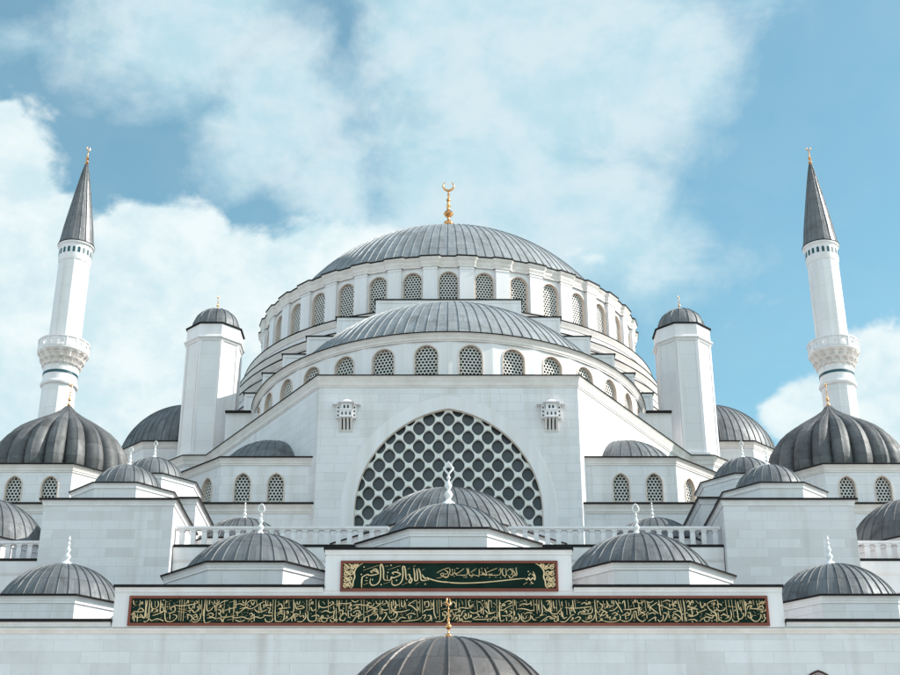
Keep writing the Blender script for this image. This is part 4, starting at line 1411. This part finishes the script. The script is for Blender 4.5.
# ------------------------------------------------------------------ pavilions with lobed domes
def lobed_pavilion(s, label):
    cx, cy, a = s * 27.5, 94.9, 6.2
    t = thing('lobed_pavilion', label, 'pavilion', (cx, cy, 30.2), 'pavilions with lobed domes')
    q = octagon(cx, cy, a)
    zt = 33.08
    m = MB()
    for i in range(8):
        p0, p1 = q[i], q[(i + 1) % 8]
        L = math.hypot(p1[0] - p0[0], p1[1] - p0[1])
        if i == 0:
            wall_with_windows(t, m, p0, p1, 29.9, zt - 0.05, [(L / 2 - 1.18, 30.40, 1.02, 1.8, 'pointed'), (L / 2 + 1.18, 30.40, 1.02, 1.8, 'pointed')], 0.235)
        else:
            m.wall(p0, p1, 29.9, zt - 0.05)
    m.build('wall', 'marble_pale', t)
    cornice(t, q, zt, 0.5, 0.26, 0.11)
    # gadrooned dome
    Rm = 4.95
    prof = [(0.955, 0.0), (0.985, 0.10), (1.0, 0.21), (0.985, 0.36), (0.945, 0.51), (0.88, 0.65), (0.79, 0.78), (0.68, 0.89), (0.56, 0.98), (0.44, 1.06), (0.32, 1.135), (0.21, 1.21), (0.11, 1.29), (0.045, 1.375)]
    nl = 20
    sub = 12
    rings = []
    arc = 0
    last = None
    d = MB()
    for r, z in prof:
        r *= Rm
        z = z * Rm * 0.955
        if last:
            arc += math.hypot(r - last[0], z - last[1])
        last = (r, z)
        row = []
        for k in range(nl):
            for qd in range(sub):
                f = qd / sub
                an = 2 * PI * (k + f) / nl + PI / nl * 0
                x = 2 * f - 1                               # -1 valley .. 0 crest .. 1 valley
                bulge = math.sqrt(max(0, 1 - x * x * 0.97))
                depth = 0.145 * min(1, 1.25 * r / Rm + 0.1)
                rr_ = r * (1 - depth + depth * bulge)
                if qd == sub // 2:
                    rr_ += 0.06 * min(1, r / 1.2)
                row.append(((cx + rr_ * math.cos(an), cy + rr_ * math.sin(an), zt + 0.05 + z), (k + f, arc)))
        rings.append(row)
    n = len(rings[0])
    for A, B in zip(rings, rings[1:]):
        for i in range(n):
            j = (i + 1) % n
            fx = nl if j == 0 else 0
            d.face([A[i][0], A[j][0], B[j][0], B[i][0]], [A[i][1], (A[j][1][0] + fx, A[j][1][1]), (B[j][1][0] + fx, B[j][1][1]), B[i][1]])
    d.build('roof', 'lobe_lead', t, 40)
    gold_finial(t, cx, cy, zt + 0.05 + 1.36 * Rm * 0.955, 2.0, 0.6, True)
lobed_pavilion(-1, 'pavilion with a lobed melon-shaped dome in front of the left minaret')
lobed_pavilion(1, 'pavilion with a lobed melon-shaped dome in front of the right minaret')

# ------------------------------------------------------------------ minarets
def minaret(s, label):
    cx, cy = s * 30.5, 102.0
    t = thing('minaret', label, 'minaret', (cx, cy, 0), 'minarets flanking the mosque')
    ng = 12
    ph = R(15)
    def ring(r, n=ng):
        return [(cx + r * math.cos(ph + 2 * PI * i / n), cy + r * math.sin(ph + 2 * PI * i / n)) for i in range(n)]
    w = MB()
    rings = [(1.36, 0.0), (1.29, 44.0), (1.29, 44.35)]
    for (r0, z0), (r1, z1) in zip(rings, rings[1:]):
        A, B = ring(r0), ring(r1)
        for i in range(ng):
            j = (i + 1) % ng
            w.face([(*A[i], z0), (*A[j], z0), (*B[j], z1), (*B[i], z1)])
    w.build('lower_shaft', 'marble_shaft', t)
    u = MB()
    A, B = ring(1.26), ring(1.24)
    for i in range(ng):
        j = (i + 1) % ng
        u.face([(*A[i], 46.0), (*A[j], 46.0), (*B[j], 55.2), (*B[i], 55.2)])
    u.build('upper_shaft', 'marble_shaft', t)
    # balcony: ring, tile band, muqarnas tiers
    b = MB()
    b.lathe([(1.28, 43.95), (1.42, 44.02), (1.47, 44.15), (1.42, 44.28), (1.33, 44.34), (1.32, 44.9)], cx, cy, 0, 36)
    b.lathe([(1.33, 45.12), (1.36, 45.3), (1.36, 45.7), (1.2, 45.75)], cx, cy, 0, 36)
    b.lathe([(1.36, 45.7), (1.42, 46.2), (1.5, 46.7)], cx, cy, 0, 36)
    b.build('collar', 'white_stone', t, 30)
    tl = MB()
    tl.band(circle(cx, cy, 1.325, 36), [(0, 44.9), (0.03, 44.92), (0.03, 45.11), (0, 45.13)])
    tl.build('tile_band', 'teal_tile', t, 30)
    # three tiers of stalactite niches
    mq = MB()
    n = 16
    for (r0, r1, z0, z1, off) in ((1.37, 1.52, 45.35, 45.72, 0), (1.52, 1.72, 45.66, 46.16, 0.5), (1.72, 1.92, 46.10, 46.72, 0)):
        for k in range(n):
            a0 = 2 * PI * (k + off) / n
            for side in (-1, 1):
                cells = []
                for v in range(5):
                    f = v / 4
                    z = z0 + (z1 - z0) * f
                    rr_ = r0 + (r1 - r0) * (f ** 1.8)
                    edge = a0 + side * PI / n
                    inner = rr_ - 0.34 * (1 - f ** 3) - 0.02
                    cells.append(((cx + rr_ * math.cos(edge), cy + rr_ * math.sin(edge), z), (cx + inner * math.cos(a0), cy + inner * math.sin(a0), z)))
                for A_, B_ in zip(cells, cells[1:]):
                    mq.face([A_[0], A_[1], B_[1], B_[0]])
        mq.band(circle(cx, cy, r1, 48), [(-0.16, z1 - 0.001), (0.0, z1), (0.02, z1 + 0.05), (-0.2, z1 + 0.055)])
    mq.build('muqarnas', 'moulding_stone', t)
    fl = MB()
    fl.lathe([(1.2, 46.70), (1.90, 46.74), (1.98, 46.80), (2.0, 46.92), (1.2, 46.95)], cx, cy, 0, 48)
    fl.build('balcony_floor', 'white_stone', t, 30)
    # pierced parapet: posts, rails and rosette slabs
    pr = MB()
    np_ = 16
    for k in range(np_):
        a = 2 * PI * k / np_
        r = 1.92
        def pos(da, dr, z):
            return (cx + (r + dr) * math.cos(a + da), cy + (r + dr) * math.sin(a + da), z)
        e = 0.035
        f0 = [pos(-e, 0.07, 46.93), pos(e, 0.07, 46.93), pos(e, -0.07, 46.93), pos(-e, -0.07, 46.93)]
        f1 = [(x, y, 47.82) for x, y, z in f0]
        for i in range(4):
            pr.face([f0[i], f0[(i + 1) % 4], f1[(i + 1) % 4], f1[i]])
        pr.face(f1)
        # slab with rosette hole
        da0, da1 = e, 2 * PI / np_ - e
        m_ = 16
        cu, cz = (da0 + da1) / 2, 47.34
        ro, ri = [], []
        for i in range(m_):
            an = 2 * PI * i / m_
            kx = 1 / max(abs(math.cos(an)), abs(math.sin(an)))
            ro.append((cu + (da1 - da0) / 2 * math.cos(an) * kx, cz + 0.36 * math.sin(an) * kx))
            ri.append((cu + 0.26 * (da1 - da0) * math.cos(an), cz + 0.17 * math.sin(an)))
        for i in range(m_):
            j = (i + 1) % m_
            pr.face([pos(ro[i][0], 0.02, ro[i][1]), pos(ro[j][0], 0.02, ro[j][1]), pos(ri[j][0], 0.02, ri[j][1]), pos(ri[i][0], 0.02, ri[i][1])])
            pr.face([pos(ri[i][0], 0.02, ri[i][1]), pos(ri[j][0], 0.02, ri[j][1]), pos(ri[j][0], -0.06, ri[j][1]), pos(ri[i][0], -0.06, ri[i][1])])
            pr.face([pos(ro[i][0], -0.06, ro[i][1]), pos(ro[j][0], -0.06, ro[j][1]), pos(ri[j][0], -0.06, ri[j][1]), pos(ri[i][0], -0.06, ri[i][1])])
    pr.band(circle(cx, cy, 1.92, 48), [(-0.09, 47.70), (0.09, 47.70), (0.09, 47.80), (-0.09, 47.80), (-0.09, 47.70)])
    pr.build('parapet', 'white_stone', t)
    # top storey with a ring of little windows
    tp = MB()
    tp.lathe([(1.25, 54.9), (1.31, 55.15), (1.31, 56.2), (1.37, 56.3), (1.46, 56.36), (1.47, 56.46)], cx, cy, 0, 36)
    tp.build('top_storey', 'white_stone', t, 30)
    ed = MB()
    ed.lathe([(1.2, 56.465), (1.49, 56.465), (1.50, 56.53), (1.2, 56.56)], cx, cy, 0, 36)
    ed.build('coping', 'coping_lead', t, 30)
    for k in range(20):
        a = 2 * PI * (k + 0.5) / 20
        m = MB()
        o = arch_outline(0.21, 0.50, 'round', 4)
        r = 1.325
        F = [(cx + r * math.cos(a + x / r), cy + r * math.sin(a + x / r), 55.48 + z) for x, z in o]
        Bk = [(cx + (r - 0.04) * math.cos(a + x / r), cy + (r - 0.04) * math.sin(a + x / r), 55.48 + z) for x, z in o]
        m.face(F)
        for i in range(len(o)):
            j = (i + 1) % len(o)
            m.face([F[i], F[j], Bk[j], Bk[i]])
        m.build('window', 'teal_tile', t)
    sp = MB()
    prof = [(1.41, 56.55), (1.30, 57.1), (1.17, 58.2), (0.98, 59.4), (0.77, 60.7), (0.52, 62.2), (0.29, 63.5), (0.10, 64.5)]
    lead_dome(sp, cx, cy, 0, prof, 16, 0.06, 0.05, sub=1)
    sp.build('spire', 'spire_lead', t, 30)
    gold_finial(t, cx, cy, 64.45, 1.75, 0.95, s < 0)
minaret(-1, 'slender white minaret with grey spire standing before the white cloud')
minaret(1, 'slender white minaret with dark grey spire standing against blue sky')

# ------------------------------------------------------------------ fountain kiosk in the courtyard
def fountain():
    cx, cy = 0.0, 38.0
    t = thing('fountain_kiosk', 'dark brown-grey ribbed dome with gold finial lowest in front of the facade', 'fountain', (cx, cy, 0))
    zb = 7.0
    d = MB()
    lead_dome(d, cx, cy, zb, dome_profile(3.3, 3.12, 18), 26, 0.055, 0.055, R(-90), R(270))
    d.build('roof', 'weathered_lead', t, 38)
    q = octagon(cx, cy, 3.7)
    m = MB()
    m.band(q, [(0, 5.4), (0, 6.9)])
    m.cap(q, 5.4)
    m.build('frieze', 'marble_pale', t)
    cornice(t, q, 6.98, 0.4, 0.3, 0.1)
    for x, y in octagon(cx, cy, 3.4):
        c = MB()
        c.lathe([(0.34, 0.02), (0.34, 0.2), (0.24, 0.3), (0.22, 4.7), (0.24, 4.75), (0.34, 5.1), (0.36, 5.41)], x, y, 0, 16)
        c.build('column', 'white_stone', t, 30)
    bs = MB()
    bs.lathe([(2.2, 0.0), (2.2, 1.1), (2.0, 1.15), (2.0, 0.9), (0.4, 0.9), (0.3, 1.6)], cx, cy, 0.01, 16)
    bs.build('basin', 'marble_pale', t, 30)
    gold_finial(t, cx, cy, zb + 3.1, 1.2, 0.75, True)
fountain()

# ------------------------------------------------------------------ sky, sun, camera
SUN_EL, SUN_AZ = 38.0, 0.5            # the sun stands to the right (+x), a few degrees in front of the facade
def world():
    w = bpy.data.worlds.new('World')
    scene.world = w
    w.use_nodes = True
    nt = w.node_tree
    bg = nt.nodes['Background']
    sky = N(nt, 'ShaderNodeTexSky', sky_type='NISHITA')
    sky.sun_disc = False
    sky.sun_elevation = R(SUN_EL)
    sky.sun_rotation = R(90 + SUN_AZ)
    sky.air_density = 1.0
    sky.dust_density = 0.6
    sky.ozone_density = 1.6
    # clouds, as a function of the direction of view: u = x / y, v = z / y
    tc = N(nt, 'ShaderNodeTexCoord')
    sep = N(nt, 'ShaderNodeSeparateXYZ')
    nt.links.new(tc.outputs['Generated'], sep.inputs[0])
    def M(op, a, b=None, c=None, clamp=False):
        n = N(nt, 'ShaderNodeMath', operation=op, use_clamp=clamp)
        for i, v in enumerate((a, b, c)):
            if v is None:
                continue
            if isinstance(v, (int, float)):
                n.inputs[i].default_value = v
            else:
                nt.links.new(v, n.inputs[i])
        return n.outputs[0]
    ay = M('MAXIMUM', M('ABSOLUTE', sep.outputs[1]), 0.12)
    u = M('DIVIDE', sep.outputs[0], ay)
    v = M('DIVIDE', sep.outputs[2], ay)
    cosT, sinT, F = math.cos(R(24.6)), math.sin(R(24.6)), 1410.0
    def uv(px, py):
        r, up = (px - 448.5) / F, (337.5 - py) / F
        d = cosT - up * sinT
        return r / d, (sinT + up * cosT) / d
    def noise(scale, detail, rough, dist, seed):
        mp = N(nt, 'ShaderNodeMapping')
        mp.inputs['Location'].default_value = (seed, seed * 0.7, seed * 1.3)
        mp.inputs['Scale'].default_value = (1, 1, 1.35)
        nt.links.new(tc.outputs['Generated'], mp.inputs[0])
        n = N(nt, 'ShaderNodeTexNoise')
        n.inputs['Scale'].default_value = scale
        n.inputs['Detail'].default_value = detail
        n.inputs['Roughness'].default_value = rough
        n.inputs['Distortion'].default_value = dist
        nt.links.new(mp.outputs[0], n.inputs['Vector'])
        return n.outputs[0]
    wm = N(nt, 'ShaderNodeMapping')
    wm.inputs['Location'].default_value = (1.7, 4.2, 0.6)
    nt.links.new(tc.outputs['Generated'], wm.inputs[0])
    wn = N(nt, 'ShaderNodeTexNoise')
    wn.inputs['Scale'].default_value = 7.0
    wn.inputs['Detail'].default_value = 8
    wn.inputs['Roughness'].default_value = 0.55
    nt.links.new(wm.outputs[0], wn.inputs['Vector'])
    ws = N(nt, 'ShaderNodeSeparateXYZ')
    nt.links.new(wn.outputs['Color'], ws.inputs[0])
    def warped(amp):
        return (M('ADD', u, M('MULTIPLY', M('SUBTRACT', ws.outputs[0], 0.5), amp)), M('ADD', v, M('MULTIPLY', M('SUBTRACT', ws.outputs[1], 0.5), amp)))
    w_soft, w_crisp = warped(0.15), warped(0.055)
    def blobs(lst, uv_):
        acc = None
        for (px, py, a, b, k) in lst:
            u0, v0 = uv(px, py)
            au = a / F / 0.9
            bv = b / F / 0.72
            du = M('MULTIPLY', M('SUBTRACT', uv_[0], u0), 1 / au)
            dv = M('MULTIPLY', M('SUBTRACT', uv_[1], v0), 1 / bv)
            d = M('SQRT', M('ADD', M('MULTIPLY', du, du), M('MULTIPLY', dv, dv)))
            val = M('MULTIPLY', M('SUBTRACT', 1.0, d), k)
            acc = val if acc is None else M('MAXIMUM', acc, val)
        return acc
    def smooth(x, lo, hi):
        n = N(nt, 'ShaderNodeMapRange', interpolation_type='SMOOTHSTEP')
        n.inputs[1].default_value = lo
        n.inputs[2].default_value = hi
        nt.links.new(x, n.inputs[0])
        return n.outputs[0]
    n_big = noise(5.0, 9, 0.55, 0.25, 3.1)
    n_fine = noise(15.0, 11, 0.62, 0.3, 8.4)
    n_puff = noise(34.0, 8, 0.55, 0.2, 2.2)
    veil = blobs([(190, 10, 170, 120, 1.0), (285, 110, 130, 120, 1.1), (350, 180, 110, 110, 0.9), (520, 40, 260, 190, 1.4), (480, 200, 190, 170, 1.3), (600, 215, 130, 120, 1.0), (650, 50, 150, 95, 1.0),
                  (380, 260, 150, 90, 1.0), (770, 10, 60, 26, 0.35), (20, 20, 80, 40, 0.35), (690, 250, 60, 40, 0.2)], w_soft)
    gap = blobs([(338, 45, 30, 60, 0.5), (395, 185, 36, 46, 0.4), (270, 215, 70, 30, 0.5)], w_soft)
    vd = M('ADD', M('SUBTRACT', veil, M('MULTIPLY', M('MAXIMUM', gap, 0.0), 0.8)), M('MULTIPLY', M('SUBTRACT', n_big, 0.5), 1.1))
    vd = M('ADD', vd, M('MULTIPLY', M('SUBTRACT', n_fine, 0.5), 0.75))
    vd = M('ADD', vd, M('MULTIPLY', M('SUBTRACT', n_puff, 0.5), 0.25))
    veil_f = M('MAXIMUM', M('MULTIPLY', smooth(vd, -0.16, 0.72), 0.9), M('MULTIPLY', n_big, 0.22))
    cum = blobs([(-60, 330, 150, 250, 2.2), (20, 290, 95, 120, 1.6), (150, 320, 120, 125, 1.7), (225, 330, 130, 105, 1.6), (330, 320, 130, 105, 1.5), (60, 420, 300, 160, 2.0), (8, 112, 26, 24, 0.7),
                 (885, 385, 62, 62, 0.9), (795, 412, 52, 48, 0.9), (860, 440, 90, 40, 0.9), (590, 258, 30, 16, 0.4)], w_crisp)
    cd = M('ADD', cum, M('MULTIPLY', M('SUBTRACT', n_fine, 0.5), 0.85))
    cd = M('ADD', cd, M('MULTIPLY', M('SUBTRACT', n_puff, 0.5), 0.35))
    cum_f = M('MULTIPLY', smooth(cd, 0.06, 0.30), 0.96)
    # unseen cloud added behind and beside the camera, brightened to lift the wall light
    fill_cloud = smooth(noise(2.2, 8, 0.55, 0.4, 5.0), 0.42, 0.60)
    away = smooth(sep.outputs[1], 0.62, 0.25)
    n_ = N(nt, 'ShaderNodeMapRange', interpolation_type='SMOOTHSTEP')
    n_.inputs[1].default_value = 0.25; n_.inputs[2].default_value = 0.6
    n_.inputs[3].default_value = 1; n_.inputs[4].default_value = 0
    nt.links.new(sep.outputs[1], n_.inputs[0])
    fill_cloud = M('MULTIPLY', M('MULTIPLY', fill_cloud, n_.outputs[0]), 0.9)
    shade = smooth(M('ADD', M('MULTIPLY', n_fine, 0.6), M('MULTIPLY', n_puff, 0.4)), 0.36, 0.62)
    tint = mix(nt, sky.outputs[0], SKY_TINT, 1.0, 'MULTIPLY')
    c_veil = mix(nt, [x * CL for x in (0.55, 0.79, 0.88)], [x * CL for x in (0.74, 0.88, 0.93)], shade)
    c_cum = mix(nt, [x * CL for x in (0.66, 0.85, 0.91)], [x * CL for x in (0.90, 0.99, 1.0)], shade)
    col = mix(nt, tint, c_veil, veil_f)
    col = mix(nt, col, c_cum, cum_f)
    c_fill_cloud = mix(nt, [x * CL for x in (1.05, 1.13, 1.26)], [x * CL for x in (1.5, 1.59, 1.74)], shade)
    col = mix(nt, col, c_fill_cloud, fill_cloud)
    nt.links.new(col, bg.inputs[0])
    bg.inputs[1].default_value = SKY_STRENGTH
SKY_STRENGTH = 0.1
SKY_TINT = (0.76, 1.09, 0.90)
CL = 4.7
world()

sl = bpy.data.lights.new('sun', 'SUN')
sl.energy = 2.9
sl.angle = R(0.5)
sl.color = (1.0, 0.95, 0.88)
so = bpy.data.objects.new('sun', sl)
COL.objects.link(so)
az, el = R(SUN_AZ), R(SUN_EL)
to_sun = Vector((math.cos(az) * math.cos(el), -math.sin(az) * math.cos(el), math.sin(el)))
so.rotation_euler = to_sun.to_track_quat('Z', 'Y').to_euler()
so.location = (60, 0, 60)

cam = bpy.data.cameras.new('camera')
cam.sensor_width = 36
cam.lens = 1410 / 900 * 36
cam.shift_x = 1.5 / 900
cam.clip_start = 0.5
cam.clip_end = 5000
co = bpy.data.objects.new('camera', cam)
COL.objects.link(co)
co.location = (0, 0, 1.7)
co.rotation_euler = (R(90 + 24.6), 0, 0)
scene.camera = co

vs = scene.view_settings
vs.view_transform = 'Standard'
vs.look = 'None'
vs.exposure = 1.08
vs.gamma = 1
vs.use_curve_mapping = False
